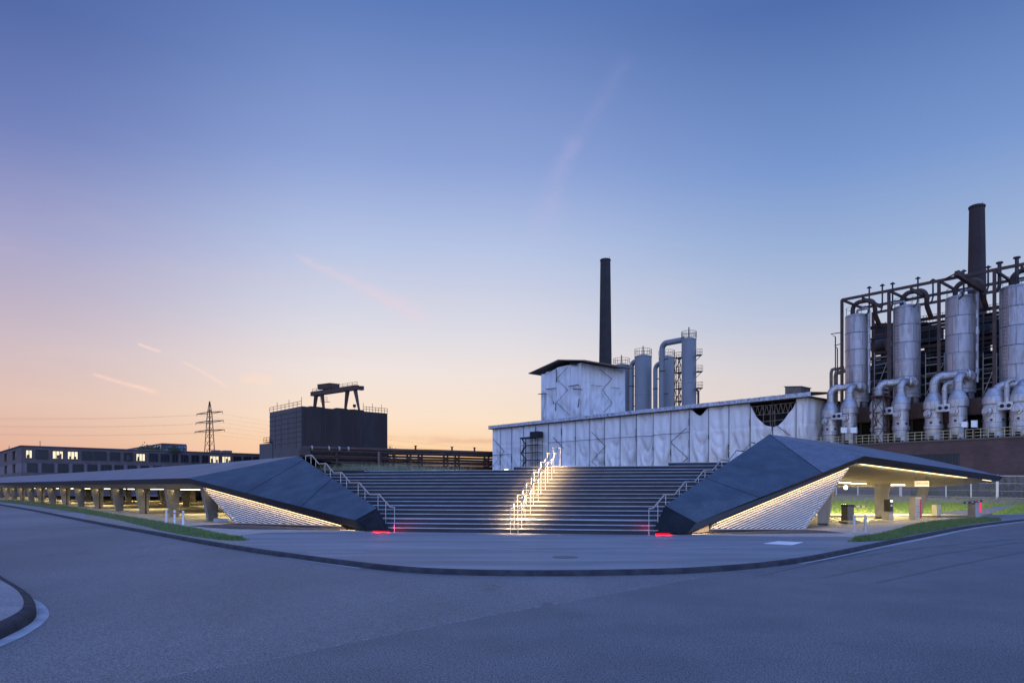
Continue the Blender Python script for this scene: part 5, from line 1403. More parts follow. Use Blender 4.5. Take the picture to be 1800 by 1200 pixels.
g2, p2, r2 = gastower('tallest grey gas tower with ladder platforms on its right side', 1198, 1224, 594.8, 146, 20, ((9, 625), (10, 654), (10, 683)))
def gpipe(label, px0, px1, ytop, pxe, c, rb, arch=False):
    cx = (px0+px1)/2; q = atc(cx, 864, c); r = (px1-px0)/2*q.y/F; e = atc(pxe, 864, c); zt = E+(864-ytop)*q.y/F-r
    d = flat(e-q).normalized(); L = flat(e-q).length; bend = min(L*.9, r*rb)
    t_ = thing('gas_pipe', label, 'pipe', flat(q), 'bent pipes between the gas towers')
    a = arc(flat(q, zt-bend)+d*bend, -d, UP, bend, 0, 90, 10)
    mb = MB(); mb.path([flat(q), flat(q, (zt-bend)*.5)]+a+([a[-1]+d*(L-bend)] if L > bend*1.05 else []), r, 18); mb.build('tube', M['greytower'], t_)
    mb = MB()
    for f in (.35, .6, .85): mb.lathe(flat(q, (zt-bend)*f), [(r*1.12, 0), (r*1.12, .25)], 18)
    mb.build('collar', M['darksteel'], t_)
    mb = MB()
    for f in (.45, .7, .93): mb.beam(flat(q, (zt-bend)*f), flat(q, (zt-bend)*f)+d*(r+1.1), .2, .2)
    mb.build('bracket', M['darksteel'], t_)
gpipe('tall grey pipe bending over at the top into the tallest gas tower', 1159, 1169, 599, 1202, 147, 2.)
gpipe('grey pipe curving into the left side of the plain gas tower', 1106, 1114.5, 632, 1118, 149.5, 2.6)
gpipe('grey pipe curving over just right of the plain gas tower', 1148, 1156, 636, 1164, 150, 2.6)
t_ = thing('ladder_tower', 'dark lattice ladder tower between the hidden and the tallest gas towers', 'lattice tower', flat(atc(1188, 864, 148)))
q0, q1 = flat(atc(1185.5, 864, 148)), flat(atc(1197.5, 864, 148)); zt = E+(864-627)*q0.y/F
mb = MB()
for f in (0, .25): 
    for o in (0, 1.6): mb.beam(lerp(q0, q1, f)+B*o, flat(lerp(q0, q1, f)+B*o, zt), .14, .14)
N_ = 14
for k in range(N_):
    za, zb = zt*k/N_, zt*(k+1)/N_; a, b = (q0, lerp(q0, q1, .25)) if k % 2 else (lerp(q0, q1, .25), q0)
    mb.beam(flat(a, za), flat(b, zb), .1, .1)
mb.build('lattice', M['darksteel'], t_)
for y in (630, 656, 684, 706):
    z = E+(864-y)*q0.y/F; mb = MB(); mb.slab([flat(q0, z), flat(q1, z), flat(q1+B*1.8, z), flat(q0+B*1.8, z)], UP*.2)
    for f in (0, .33, .66, 1): mb.tube(flat(lerp(q0, q1, f), z), flat(lerp(q0, q1, f), z+1.4), .05, n=4)
    mb.tube(flat(q0, z+1.4), flat(q1, z+1.4), .05, n=4); mb.tube(flat(q0, z+.7), flat(q1, z+.7), .05, n=4)
    mb.beam(flat(lerp(q0, q1, .25), z-2.6), flat(q1, z), .16, .16); mb.beam(flat(lerp(q0, q1, .6), z), flat(lerp(q0, q1, 1.), z-2.2), .12, .12)
    mb.build('landing', M['darksteel'], t_)
t_ = thing('bent_vent_pipe', 'thin dark pipe with a hooked top right of the tallest gas tower', 'pipe', flat(atc(1228, 864, 147)))
mb = MB(); q = flat(atc(1227.5, 864, 147)); zt = E+(864-684)*q.y/F; d = flat(atc(1223, 864, 147)-q).normalized()
mb.path([q, flat(q, zt-.8)]+arc(flat(q, zt-.8)+d*.7, -d, UP, .7, 0, 90, 5)[1:]+[flat(q, zt-.1)+d*1.6], .26, 10); mb.build('tube', M['darksteel'], t_)
mb = MB(); mb.lathe(flat(q, 12), [(.4, 0), (.4, .3)], 10); mb.build('collar', M['darksteel'], t_)

# ---------------------------------------------------------------- coal bunker block with gantry crane
DB = 190.
kb = thing('bunker_block', 'massive dark square concrete bunker block with a railed flat roof, behind the pipe bridge', 'building', flat(at(530, 864, DB)))
cB = 1700; cb_ = DB*760/1700
kc = flat(at(530, 864, DB)); kl = flat(atc(474, 864, cb_)); kr = flat(atb(530, DB, 681, 864)); kz = E+150.4*DB/F
mb = MB(); kf = kl+(kr-kc)
k3, k4 = flat(at(482, 864, 250)), flat(at(672, 864, 250)); mb.poly(kc, kl, kl+UP*kz, kc+UP*kz); mb.poly(kl, k3, k3+UP*kz, kl+UP*kz); mb.poly(kc+UP*kz, kl+UP*kz, k3+UP*kz, k4+UP*kz, kr+UP*kz); mb.poly(k3, k4, k4+UP*kz, k3+UP*kz); mb.poly(k4, kr, kr+UP*kz, k4+UP*kz)
mb.build('side_wall', M['concblock2'], kb)  # side faces take a paler copy of the front wall's concrete
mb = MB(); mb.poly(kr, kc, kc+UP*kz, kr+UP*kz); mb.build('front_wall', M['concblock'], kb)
mb = MB()
for k in range(7): z = kz*(.62+k*.055); mb.beam(kc+UP*z-B*.08, kl+UP*z-B*.08, .1, .12)
for f in (.15, .4, .62, .8): mb.beam(lerp(kc, kl, f)-B*.1+UP*kz*.55, lerp(kc, kl, f)-B*.1+UP*kz*.97, .1, .1)
mb.build('shutter_board_line', M['office'], kb)
mb = MB()
for f in (.27, .585, .83): p = lerp(kc, kr, f)-V((.15, .15, 0)); mb.tube(p, flat(p, kz-.6), .09, n=6)
mb.build('conductor', M['rust'], kb)
for f0, f1, z0, z1 in ((.0, .03, 0, kz), (.7, .83, kz*.5, kz*.93)):
    mb = MB(); a, b = lerp(kc, kr, f0)-V((-.05, .16, 0)), lerp(kc, kr, f1)-V((-.05, .16, 0)); mb.slab([flat(a, z0), flat(b, z0), flat(b, z0)+V((.1, .2, 0)), flat(a, z0)+V((.1, .2, 0))], UP*(z1-z0)); mb.build('wall_strip', M['brickdark'], kb)
for a, b in ((kc, kl), (kc+(kr-kc)*.7, kr)):
    mb = MB(); n = 8
    for i in range(n+1): p = flat(lerp(a, b, i/n), kz); mb.tube(p, p+UP*(1.4 if i % 3 else 2.4), .07, n=4)
    for hh in (.7, 1.35): mb.tube(flat(a, kz+hh), flat(b, kz+hh), .06, n=4)
    mb.build('roof_railing', M['darksteel'], kb)
mb = MB(); rnd = random.Random(4)
for i in range(9):
    f = rnd.uniform(.0, .62); p = flat(lerp(kc, kr, f), kz); L = rnd.uniform(1.5, 4); mb.slab([p, p+(kr-kc).normalized()*L, p+(kr-kc).normalized()*L+A*2, p+A*2], UP*rnd.uniform(.1, .4))
mb.build('roof_rubble', M['concblock'], kb)
an = thing('annex', 'low grey annex with a small railed platform at the left foot of the bunker block', 'building', flat(at(456, 864, 205)))
q0 = flat(at(456, 864, 208)); q1 = flat(at(478, 864, 203)); z = E+84*207/F
mb = MB(); mb.slab([q0, q1, q1+B*9, q0+B*9], UP*z); mb.build('wall', M['concblock2'], an)
mb = MB(); q = lerp(q0, q1, .35); mb.slab([flat(q, z+.3), flat(q1, z+.3), flat(q1+B*2, z+.3), flat(q+B*2, z+.3)], UP*.15)
for f in (0, .35, .7): p = flat(lerp(q, q1, f), z+.3); mb.tube(p, p+UP*1.4, .06, n=4)
for hh in (.7, 1.4): mb.tube(flat(q, z+.3+hh), flat(lerp(q, q1, .8), z+.3+hh), .06, n=4)
mb.build('platform', M['darksteel'], an)
cc_ = 104.
cr = thing('gantry_crane', 'dark gantry crane with splayed legs and a cabin on the roof of the bunker block', 'crane', flat(atc(590, 864, cc_), kz))
def ca(px, y, o=0): return atc(px, y, cc_+o)
mb = MB(); a, b = ca(549, 692.5), ca(628, 680.5); mb.beam(a, b, 1.3, 1.3); mb.beam(a+B*1.7+UP*.1, b+B*1.7+UP*.1, 1., .9); mb.beam(a+B*.9-UP*.3, a+B*.9+(b-a)*.06-UP*.3, 2.6, .6); mb.beam(b+B*.9-(b-a)*.05-UP*.3, b+B*.9-UP*.3, 2.6, .6); mb.build('girder', M['rust'], cr)
for x0, y0, x1, y1, w in ((556, 692, 550.5, 714, 1.4), (566, 692, 571, 716, 1.2), (611, 685, 606, 718, 1.4), (624, 683, 632, 719, 1.3)):
    p, q = ca(x0, y0), ca(x1, y1); q.z = kz
    mb = MB(); mb.hexa([q+V((s1*.22, s2*.25, 0)) for s1, s2 in ((-1, -1), (1, -1), (1, 1), (-1, 1))], [p+V((s1*w*.42, s2*.45, 0)) for s1, s2 in ((-1, -1), (1, -1), (1, 1), (-1, 1))]); mb.build('leg', M['rust'], cr)
mb = MB(); p, q = ca(558, 684), ca(581, 681.5); mb.slab([p, q, q+B*3, p+B*3], UP*1.35); mb.build('cabin', M['rust'], cr)
mb = MB(); mb.slab([p-B*.2+UP*1.352, q-B*.2+UP*1.352, q+B*3.2+UP*1.352, p+B*3.2+UP*1.352], UP*.15); mb.build('cabin_roof', M['darksteel'], cr)
mb = MB(); n = 10
for i in range(n+1):
    p = lerp(a, b, i/n)+UP*.5; mb.tube(p, p+UP*1.15, .06, n=4)
for hh in (.55, 1.1): mb.tube(a+UP*(.5+hh), b+UP*(.5+hh), .05, n=4)
mb.build('railing', M['darksteel'], cr)
mb = MB(); p = ca(563, 706); q = ca(575, 706); mb.slab([p, q, q+B*1, p+B*1], UP*.12)
for x in (563, 569, 575): mb.tube(ca(x, 706), ca(x, 697), .05, n=4)
mb.tube(ca(563, 698), ca(575, 698), .05, n=4); mb.tube(ca(563, 702), ca(575, 702), .05, n=4); mb.build('side_platform', M['darksteel'], cr)
mb = MB(); p = ca(623, 713); mb.box(p, V((.4, 0, 0)), V((0, .25, 0)), UP*.4); mb.tube(flat(p, kz), p, .06, n=4)
tag(mb.build('floodlight', M['dark'], origin=flat(p, kz)), 'small dark floodlight on a stalk beside the right legs of the gantry crane', 'floodlight')

# ---------------------------------------------------------------- pipe bridge
bA, bB = flat(at(526, 864, 123.)), flat(at(880, 864, 141.))
pb = thing('pipe_bridge', 'long rusty pipe bridge with stacked pipes and posts crossing behind the steps', 'pipe bridge', flat(lerp(bA, bB, .5)))
def bp(px, z, o=0.):
    r = (px-900)/F; d = bB-bA; t_ = (r*bA.y-bA.x)/(d.x-r*d.y); p = bA+d*t_; nr = V((-d.y, d.x, 0)).normalized(); return flat(p, z)+nr*o
kz2 = 124/F
for z, r, x0, x1, mt in ((9.2, .33, 529, 880, 'rust'), (8.55, .2, 530, 880, 'darksteel'), (7.55, .24, 540, 880, 'rust'), (6.85, .16, 540, 880, 'darksteel'), (6.0, .2, 540, 880, 'rust')):
    mb = MB(); mb.path([bp(x0, z-.9 if z > 9 else z), bp(x0+1.2, z-.25 if z > 9 else z), bp(x0+5, z)]+[bp(x0+5+(x1-x0-5)*f, z+(.04 if k % 2 else 0)) for k, f in enumerate((.12, .3, .5, .7, 1))], r, 10); mb.build('pipe', M[mt], pb)
for z, h, o in ((8.15, .3, .8), (7.2, .3, .8), (6.35, .4, .8), (5.5, .45, 1.0), (8.8, .16, -.5), (7.9, .14, -.5), (6.6, .14, -.5)):
    mb = MB(); mb.beam(bp(533, z, o), bp(880, z, o), .2, h); mb.build('long_beam', M['rust'], pb)
mb = MB()
for x0 in range(535, 700, 12): mb.beam(bp(x0, 5.6, 1.1), bp(x0+10, 8.1, 1.1), .12, .12)
mb.build('diagonal', M['rust'], pb)
for i, x in enumerate((533, 543, 591, 668, 721, 741, 786, 806, 858)):
    mb = MB()
    for o in (-.2, 1.6): mb.beam(bp(x, 0, o), bp(x, 8.9, o), .34 if i < 4 else .2, .3)
    for z in (8.85, 7.9, 6.6, 5.4): mb.beam(bp(x, z, -.6), bp(x, z, 2.), .14, .14)
    mb.build('post', M['rust'], pb)
for x, h in ((730.5, .8), (794.5, .8), (834, .8)):
    mb = MB(); mb.tube(bp(x, 9.3), bp(x, 9.3+h), .17, n=8); mb.lathe(bp(x, 9.3+h), [(.3, 0), (.3, .1)], 10); mb.build('vent_stub', M['rust'], pb)
for x in (548, 578, 596, 612):
    mb = MB(); mb.lathe(bp(x, 9.2), [(.42, -.12), (.42, .12)], 14, axis=(bB-bA)); mb.build('flange', M['greybox'], pb)
mb = MB(); q0, q1 = bp(529, 8.0, -.6), bp(544, 8.0, -.6); mb.slab([q0, q1, bp(544, 8., 1.5), bp(529, 8., 1.5)], UP*1.3); mb.build('valve_box', M['darksteel'], pb)
mb = MB(); mb.tube(bp(664, 2, -.6), bp(664, 8.9, -.6), .22, n=10); mb.build('vertical_pipe', M['oldpipe'], pb)
# distant low shed under the bridge
mb = MB(); q0, q1 = flat(at(700, 864, 172)), flat(at(905, 864, 172)); mb.slab([q0, q1, q1+V((0, 8, 0)), q0+V((0, 8, 0))], UP*6.35)
sh = mb.build('wall', M['tread'], (shed := thing('low_shed', 'long pale low shed seen under the pipe bridge', 'shed', flat(at(800, 864, 172)))))
mb = MB(); mb.slab([q0+V((0, -.5, 6.352)), q1+V((0, -.5, 6.352)), q1+V((0, 8.5, 6.352)), q0+V((0, 8.5, 6.352))], UP*.3); mb.build('roof', M['tarpband'], shed)
mb = MB(); q0, q1 = flat(at(480, 864, 160)), flat(at(700, 864, 160)); mb.slab([q0, q1, q1+V((0, 6, 0)), q0+V((0, 6, 0))], UP*6.)
rs = mb.build('wall', M['brickdark'], (dshed := thing('low_shed', 'long dark low shed under the pipe bridge in front of the bunker block', 'shed', flat(at(590, 864, 160)))))
mb = MB(); mb.slab([q0+V((0, -.3, 6.002)), q1+V((0, -.3, 6.002)), q1+V((0, 6.3, 6.002)), q0+V((0, 6.3, 6.002))], UP*.25); mb.build('roof', M['dark'], dshed)

# ---------------------------------------------------------------- trees beyond
def tree(name, label, p, h, w, leaves, mt, seed, dens=.5, group=None):
    rnd = random.Random(seed); t_ = thing(name, label, 'tree', p, group)
    mb = MB(); tips = []
    mb.path([p, p+UP*h*.25+V((rnd.uniform(-.1, .1), 0, 0)), p+UP*h*.5, p+UP*h*.85], [h*.035, h*.028, h*.018, h*.006], 7)
    for i in range(9):
        z = h*rnd.uniform(.22, .75); a = rnd.uniform(0, 6.28); L = w*.5*rnd.uniform(.6, 1.)
        q0 = p+UP*z; q1 = q0+V((math.cos(a)*L*.5, math.sin(a)*L*.5, h*.13)); q2 = q0+V((math.cos(a)*L, math.sin(a)*L, h*.24))
        mb.path([q0, q1, q2], [h*.014, h*.008, h*.003], 5); tips += [q1, q2, lerp(q1, q2, .5)]
        for j in range(3):
            r_ = q1+V((rnd.uniform(-1, 1), rnd.uniform(-1, 1), rnd.uniform(.3, 1)))*w*.2; mb.path([q1, r_], [h*.006, h*.002], 4); tips.append(r_)
    mb.build('trunk', M['bark'], t_)
    mb = MB()
    for i in range(leaves):
        c_ = rnd.choice(tips); q = c_+V((rnd.gauss(0, 1), rnd.gauss(0, 1), rnd.gauss(0, .8)))*w*.11; s_ = w*.03
        a = V((rnd.gauss(0, 1), rnd.gauss(0, 1), rnd.gauss(0, 1))).normalized(); b = a.cross(V((rnd.gauss(0, 1), 1, .3))).normalized()
        mb.poly(q-a*s_, q+b*s_*.6, q+a*s_, q-b*s_*.6)
    mb.build('crown', mt, t_)
tree('small_tree', 'small sparse tree with thin branches right of the bunker block', flat(at(692, 864, 165)), 12.9, 3.2, 500, M['hedge'], 3)
tree('small_tree', 'tiny bush top peeping over the pipe bridge at the foot of the bunker block', flat(at(682, 864, 165)), 12.2, 1.8, 260, M['hedge'], 5)

# ---------------------------------------------------------------- office building on the left
DO = 200.
oc = flat(at(38, 864, DO)); oz = E+80.5*DO/F
of = thing('office_building', 'long dark brick office building with a few lit windows behind the left canopy', 'building', oc)
def ob(px): return flat(atb(38, DO, px, 864))
co = DO*268/1700.
ol = flat(atc(-130, 864, co)); orr = ob(482)
bk2 = ol+(orr-oc)*.18
mb = MB(); mb.slab([ol, oc, orr, orr+A*18, oc+A*18+B*0+(ol-oc)*0], UP*oz) if False else None
def wallp(a, b, z0, z1, th_=.4, off=None):
    d = (b-a).normalized(); n_ = V((-d.y, d.x, 0)); n_ = n_ if n_.y > 0 else -n_
    q = MB(); q.slab([flat(a, z0), flat(b, z0), flat(b, z0)+n_*th_, flat(a, z0)+n_*th_], UP*(z1-z0)); return q
core = MB(); core.slab([oc+A*.5+B*.5, orr+A*.5, orr+A*26, oc+A*26+B*.5], UP*(oz-.3)); core.slab([ol+B*.5, oc+A*.5+B*.5, oc+A*.5+B*16, ol+B*16], UP*(oz-.35)); core.build('core', M['brickdark'], of)
nB = (orr-oc).normalized(); 
def fp(px, py=864): return ob(px)
def facewin(px0, px1, zb, zt, litm, frames=2, lab=None):
    a, b = ob(px0), ob(px1); n_ = -A
    n_ = V((nB.y, -nB.x, 0)); n_ = n_ if n_.y < 0 else -n_
    q = MB(); q.slab([flat(a, zb)+n_*.06, flat(b, zb)+n_*.06, flat(b, zt)+n_*.06, flat(a, zt)+n_*.06], -n_*.05); w_ = q.build('window', litm, of)
    if lab: w_['label'] = lab
    q = MB()
    for i in range(frames+2):
        p = lerp(a, b, i/(frames+1))+n_*.12; q.beam(flat(p, zb), flat(p, zt), .14 if 0 < i <= frames else .2, .12, n_)
    q.beam(flat(a, zb)+n_*.12, flat(b, zb)+n_*.12, .12, .15); q.beam(flat(a, zt)+n_*.12, flat(b, zt)+n_*.12, .12, .15); q.build('frame', M['darksteel'], w_)
    if litm in (M['lit'], M['lit2']):
        q = MB(); rr = random.Random(int(px0))
        for k in range(3):
            p = lerp(a, b, rr.uniform(.1, .8))+n_*.08; h_ = rr.uniform(.5, 1.5); q.slab([flat(p, zb+.1), flat(p+nB*.5, zb+.1), flat(p+nB*.5, zb+h_), flat(p, zb+h_)], n_*.015)
        q.build('furniture', M['oldpipe'], w_)
def zrow(y, px): D = ob(px).y; return E+(864-y)*D/F
zt1, zb1 = zrow(791, 57), zrow(805, 57)
zt2, zb2 = zrow(814.5, 57), zrow(828, 57)
# facade skin with the window openings left as darker recesses framed by piers and bands
for z0, z1, off in ((0, zb2-.2, 0), (zt2+.15, zb1-.15, 0), (zt1+.2, oz, 0)):
    wallp(oc, orr, z0, z1).build('wall', M['office'], of); wallp(ol, oc, z0, z1).build('wall', M['office'], of)
row1 = [(45, 56.5, 1, 1), (63, 84, 0, 2), (92, 111, 1, 2), (118.5, 137, 1, 2), (144, 162, 0, 2), (164, 187, 0, 2), (193, 211, 0, 2), (217.5, 233.5, 0, 2), (239, 255, 1, 2), (261.5, 277.5, 0, 2), (282.5, 298, 0, 2), (302, 313, 0, 1), (318, 331, 0, 2), (336, 350, 0, 1), (355, 366, 0, 1), (368.5, 384.5, 1, 2), (390, 405, 1, 2), (410, 424, 0, 2), (428, 441, 0, 2), (445, 458, 0, 2), (462, 475, 0, 2)]
ends = []
for x0, x1, l_, fr in row1:
    lab = {45: 'lit window nearest the left corner, two panes wide', 92: 'lit window, second of the left cluster', 118.5: 'lit window, third of the left cluster', 239: 'lit window below the roof pavilion', 368.5: 'lit window, left of the far pair', 390: 'lit window, right of the far pair'}.get(x0)
    facewin(x0, x1, zb1, zt1, M['lit'] if l_ else M['glass'], fr, lab); ends.append((x0, x1))
facewin(222, 225.5, zb1+.3, zt1-1., M['lit2'], 0)
prev = 38
for x0, x1 in ends+[(482, 482)]:
    if x0-prev > .8: wallp(ob(prev), ob(x0), zb1-.15, zt1+.2).build('pier', M['office'], of)
    prev = x1
row2 = [(48, 66), (73.5, 94.5), (102, 120), (128, 147), (153.5, 171), (177, 196), (201, 217), (224, 240), (247, 262), (269, 284), (290, 304)]
prev = 38
for x0, x1 in row2:
    facewin(x0, x1, zb2, zt2, M['glass'], 2); wallp(ob(prev), ob(x0), zb2-.2, zt2+.15).build('pier', M['officelight'], of); prev = x1
wallp(ob(prev), orr, zb2-.2, zt2+.15).build('pier', M['office'], of)
L = (oc-ol).length; n = 26
for zb, zt_ in ((zb1-.15, zt1+.2), (zb2-.2, zt2+.15)):
    for i in range(n):
        a = oc+(ol-oc)*(i/n); wallp(a+(ol-oc)*(.6/n), a, zb, zt_).build('pier', M['officelight'] if zb < zb1-1 else M['office'], of)
    q = MB(); q.slab([flat(oc+B*.45, zb), flat(ol+B*.45, zb), flat(ol+B*.5, zb), flat(oc+B*.5, zb)], UP*(zt_-zb)); q.build('window_band', M['glass'], of)
mb = MB(); mb.beam(flat(oc, oz+.1), flat(orr, oz+.1), .7, .2); mb.beam(flat(oc, oz+.1), flat(ol, oz+.1), .7, .2); mb.build('parapet', M['officelight'], of)
for x, h in ((16, 1.2), (70.5, 1.6)):
    p = flat(ob(x) if x > 38 else atc(x, 864, co), oz); mb = MB(); mb.tube(p, p+UP*h, .08, n=5); tag(mb.build('roof_mast', M['darksteel'], origin=p), 'thin mast on the office roof, '+('left of the corner' if x < 38 else 'above the first lit windows'), 'mast', 'masts on the office roof')
for x0, x1 in ((376, 388), (394, 408)):
    a, b = flat(ob(x0), oz+.2), flat(ob(x1), oz+.2); mb = MB(); mb.slab([a, b, b+A*3, a+A*3], UP*.7); mb.build('roof_box', M['office'], of)
pv = thing('roof_pavilion', 'glazed pavilion with a flat dark roof on top of the office building', 'pavilion', flat(ob(284), oz))
cp = flat(at(284, 864, 236)); DPp = 236; cpc = DPp*514/1700.
pl0 = flat(atc(221, 864, cpc)); pr0 = flat(atb(284, DPp, 328, 864)); zt_ = E+(864-781.5)*DPp/F; zb_ = oz-.3
mb = MB(); mb.slab([cp, pr0, pr0+(pl0-cp), pl0], UP*.1+UP*0) if False else None
for a, b in ((cp, pr0), (cp, pl0)):
    q = wallp(a, b, zb_, zt_, .1); q.build('glazing', M['paneglass'], pv)
    q = MB(); n = 8; d = (b-a).normalized(); n_ = V((d.y, -d.x, 0)); n_ = n_ if n_.y < 0 else -n_
    for i in range(n+1): p = lerp(a, b, i/n)+n_*.08; q.beam(flat(p, zb_), flat(p, zt_), .12, .12)
    for f in (.35, .7): q.beam(flat(a, zb_+(zt_-zb_)*f)+n_*.08, flat(b, zb_+(zt_-zb_)*f)+n_*.08, .1, .1)
    q.build('mullions', M['darksteel'], pv)
mb = MB(); mb.slab([flat(cp, zt_)+(cp-pl0).normalized()*.5, flat(pr0, zt_), flat(pr0+(pl0-cp), zt_), flat(pl0, zt_)], UP*.55); mb.build('roof', M['office'], pv)
mb = MB(); mb.slab([flat(cp, zb_)+B*.8+A*.8, flat(pr0, zb_)+A*.8-B*.8, flat(pr0+(pl0-cp), zb_)-A*.8-B*.8, flat(pl0, zb_)+B*.8-A*.8], UP*(zt_-zb_-.1)); mb.build('core', M['concblock'], pv)
for px, w_ in ((262, 2.4), (276, 2.6), (250, 2.2), (306, 2.4)):
    p = flat(at(px, 864, 226), oz-.2); rnd = random.Random(px); mb = MB()
    for i in range(220):
        q = p+V((rnd.gauss(0, w_*.35), rnd.gauss(0, .5), abs(rnd.gauss(0, .8)))); s_ = .22; mb.poly(q-V((s_, 0, 0)), q+V((0, 0, s_)), q+V((s_, .1, 0)), q-V((0, 0, s_)))
    tag(mb.build('roof_shrub', M['hedge'], origin=p), 'dark planting on the roof before the glazed pavilion', 'shrub', 'roof shrubs before the pavilion')

# ---------------------------------------------------------------- pylon and wires
DPy = 420.
pp = flat(at(368.5, 864, DPy)); zt_ = E+159*DPy/F; kpx = DPy/F
py = thing('pylon', 'tall steel lattice electricity pylon with three cross arms behind the office building', 'pylon', pp)
def hw_at(z):                          # half width of the tower at height z
    for (z0, w0), (z1, w1) in zip(((0, 4.2), (24, 2.6), (46, 1.3)), ((24, 2.6), (46, 1.3), (zt_, .1))):
        if z <= z1: return w0+(w1-w0)*(z-z0)/(z1-z0)
    return .1
mb = MB(); zs = [0, 6, 12, 18, 23, 27.5, 32, 36, 40, 43.5, 46.5, 50, zt_]
dq = [V((1, .35, 0)), V((-.35, 1, 0)), V((-1, -.35, 0)), V((.35, -1, 0))]
for za, zb in zip(zs, zs[1:]):
    for k in range(4):
        a0, a1 = pp+dq[k]*hw_at(za), pp+dq[k]*hw_at(zb); b0, b1 = pp+dq[(k+1) % 4]*hw_at(za), pp+dq[(k+1) % 4]*hw_at(zb)
        mb.beam(flat(a0, za), flat(a1, zb), .34, .34); mb.beam(flat(a0, za), flat(b1, zb), .1, .1); mb.beam(flat(b0, za), flat(a1, zb), .1, .1)
mb.build('lattice', M['rust'], py)
arms = [(E+(864-y)*kpx, L) for y, L in ((725.5, 9), (741, 9.6), (757, 10.2))]
ad_ = V((.93, .37, 0)).normalized()
ad_ = V((.25, -.97, 0)).normalized()
for z, L in arms:
    for s_ in (-1, 1):
        d = V((.55*s_, -.83*s_, 0)) if True else 0
        mb = MB(); tip = flat(pp, z)+V((s_*L*.95, -s_*2.5, .5 if s_ > 0 else -.4)); 
        mb.beam(flat(pp, z+.6), tip, .3, .45); mb.beam(flat(pp, z-.6), tip, .3, .3); mb.build('cross_arm', M['rust'], py)
        mb = MB(); mb.tube(tip, tip-UP*1.2, .12, n=5); mb.build('insulator', M['wire'], py)
wi = 0
for z, L in arms:
    for s_ in (-1, 1):
        tip = flat(pp, z)+V((s_*L*.95, -s_*2.5, -.9)); end = at(-260, 726+wi*6.2, 300); pts = [lerp(tip, end, f)-UP*7*4*f*(1-f)*.3 for f in [k/10 for k in range(11)]]
        mb = MB(); mb.path(pts, .02, 4); 
        pts2 = [lerp(tip, at(900, 790+wi*3, 700), f)-UP*12*f*(1-f) for f in [k/10 for k in range(11)]]; mb.path(pts2, .02, 4)
        tag(mb.build('power_wire', M['wire'], origin=tip), ['left', 'right'][s_ > 0]+' wire hung from the '+['top', 'middle', 'lowest'][wi//2]+' cross arm of the pylon', 'wire', 'wires strung from the pylon'); wi += 1

# ---------------------------------------------------------------- fence at the foot of the podium
fc = thing('mesh_fence', 'galvanised steel bar fence with posts along the bank below the brick podium', 'fence', flat(atc(1600, 864, 78.6)))
def fpt(px, top=False):
    yb = curve([(1380, 868), (1465, 870), (1600, 873), (1765, 876.5), (1800, 877.5), (2000, 882)], px); p = atc(px, yb, 78.6); return p
def fz(px, h): p = fpt(px); return p+UP*h
xs = [1380, 1422, 1465, 1508, 1544, 1582, 1663, 1711, 1752, 1806, 1866, 1950]
xs = [1380, 1425, 1470, 1508, 1544, 1582, 1622, 1663, 1707, 1752, 1806, 1866, 1950]
for i, x in enumerate(xs):
    mb = MB(); mb.beam(fz(x, 0), fz(x, 2.25), .09, .09); 
    if i % 4 == 1: mb.beam(fz(x+2.4, 0), fz(x+2.4, 2.25), .09, .09)
    mb.build('post', M['fencepost'], fc)
for x0, x1 in zip(xs, xs[1:]):
    mb = MB(); n = 26
    for k in range(n): x = x0+(x1-x0)*k/n; mb.tube(fz(x, .08), fz(x, 2.15), .011, n=4, caps=False)
    for h in (.1, .75, 1.45, 2.15): mb.beam(fz(x0, h), fz(x1, h), .03 if h in (.1, 2.15) else .014, .05 if h in (.1, 2.15) else .02)
    mb.build('bar_panel', M['fence'], fc)
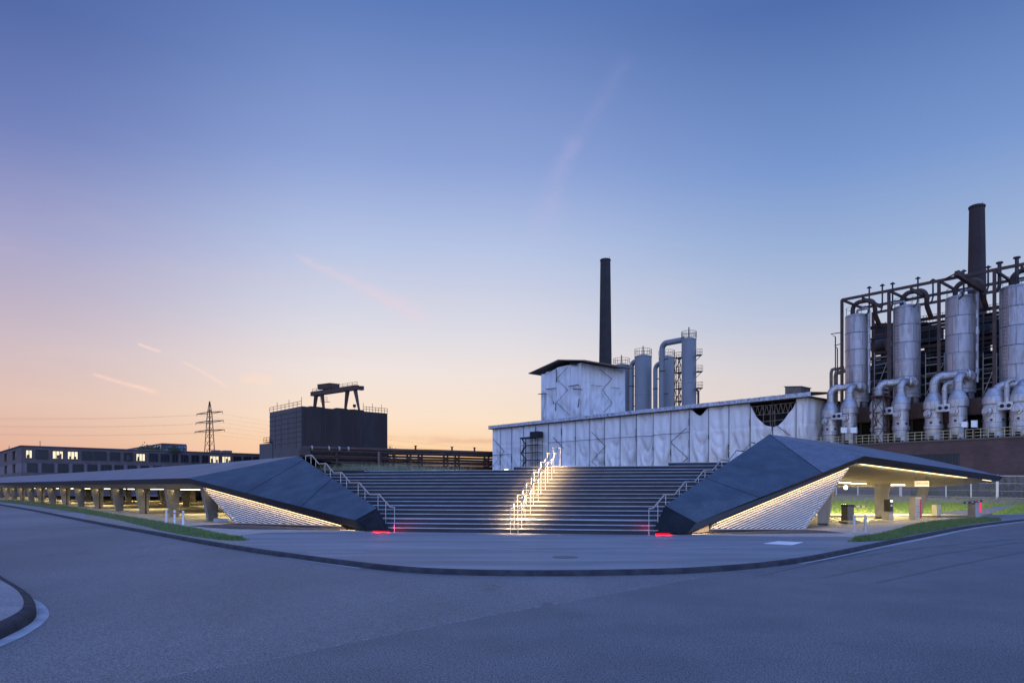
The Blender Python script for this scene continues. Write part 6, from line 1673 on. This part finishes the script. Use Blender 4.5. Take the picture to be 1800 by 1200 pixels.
# dim hedge and equipment behind the fence
for i, (x0, x1, h) in enumerate(((1600, 1650, 1.3), (1660, 1722, 1.6), (1728, 1790, 1.9), (1792, 1850, 1.7))):
    rnd = random.Random(i); p = flat(atc((x0+x1)/2, 864, 81.5)); mb = MB(); mb2 = MB()
    z0 = fpt(x0).z-.2
    for k in range(1500):
        x = rnd.uniform(x0, x1); q = atc(x, 864, 81.5+rnd.uniform(-.6, .8)); q = flat(q, z0+h*rnd.random()**.7*(1+.3*math.sin(x*.3))); s_ = .09
        a = V((rnd.gauss(0, 1), rnd.gauss(0, 1), rnd.gauss(0, 1))).normalized(); b = a.cross(V((1, .2, .5))).normalized(); mb.poly(q-a*s_, q+b*s_*.7, q+a*s_, q-b*s_*.7)
    t_ = thing('shrub', 'dark shrub behind the fence, '+['leftmost', 'second from the left', 'third from the left', 'rightmost'][i], 'shrub', flat(p, z0-.5), 'shrubs behind the fence')
    mb.build('foliage', M['hedge'], t_)
    for k in range(6):
        q = atc(x0+(x1-x0)*(k+.5)/6, 864, 81.5); mb2.tube(flat(q, z0-.5), flat(q, z0+h*.7), .04, .015, n=5)
    mb2.build('stem', M['bark'], t_)
mb = MB(); q0, q1 = atc(1440, 864, 83), atc(1990, 864, 83); mb.slab([flat(q0, .2), flat(q1, .2), flat(q1, .2)+B*5.2, flat(q0, .2)+B*5.2], UP*.9)
tag(mb.build('ground_behind_fence', M['soil']), kind='structure')

# ---------------------------------------------------------------- camera and output
cd = bpy.data.cameras.new('camera'); cam = bpy.data.objects.new('camera', cd); COL.objects.link(cam)
cd.sensor_width = 36; cd.lens = F/1800*36; cd.shift_y = (H-600)/1800; cd.clip_start = .1; cd.clip_end = 8000
cam.location = (0, 0, E); cam.rotation_euler = (math.pi/2, 0, 0); S.camera = cam
S.view_settings.view_transform = 'Standard'; S.view_settings.look = 'None'; S.view_settings.exposure = 0; S.view_settings.gamma = 1
S.render.engine = 'CYCLES'
S.cycles.use_denoising = True
S.cycles.max_bounces = 6
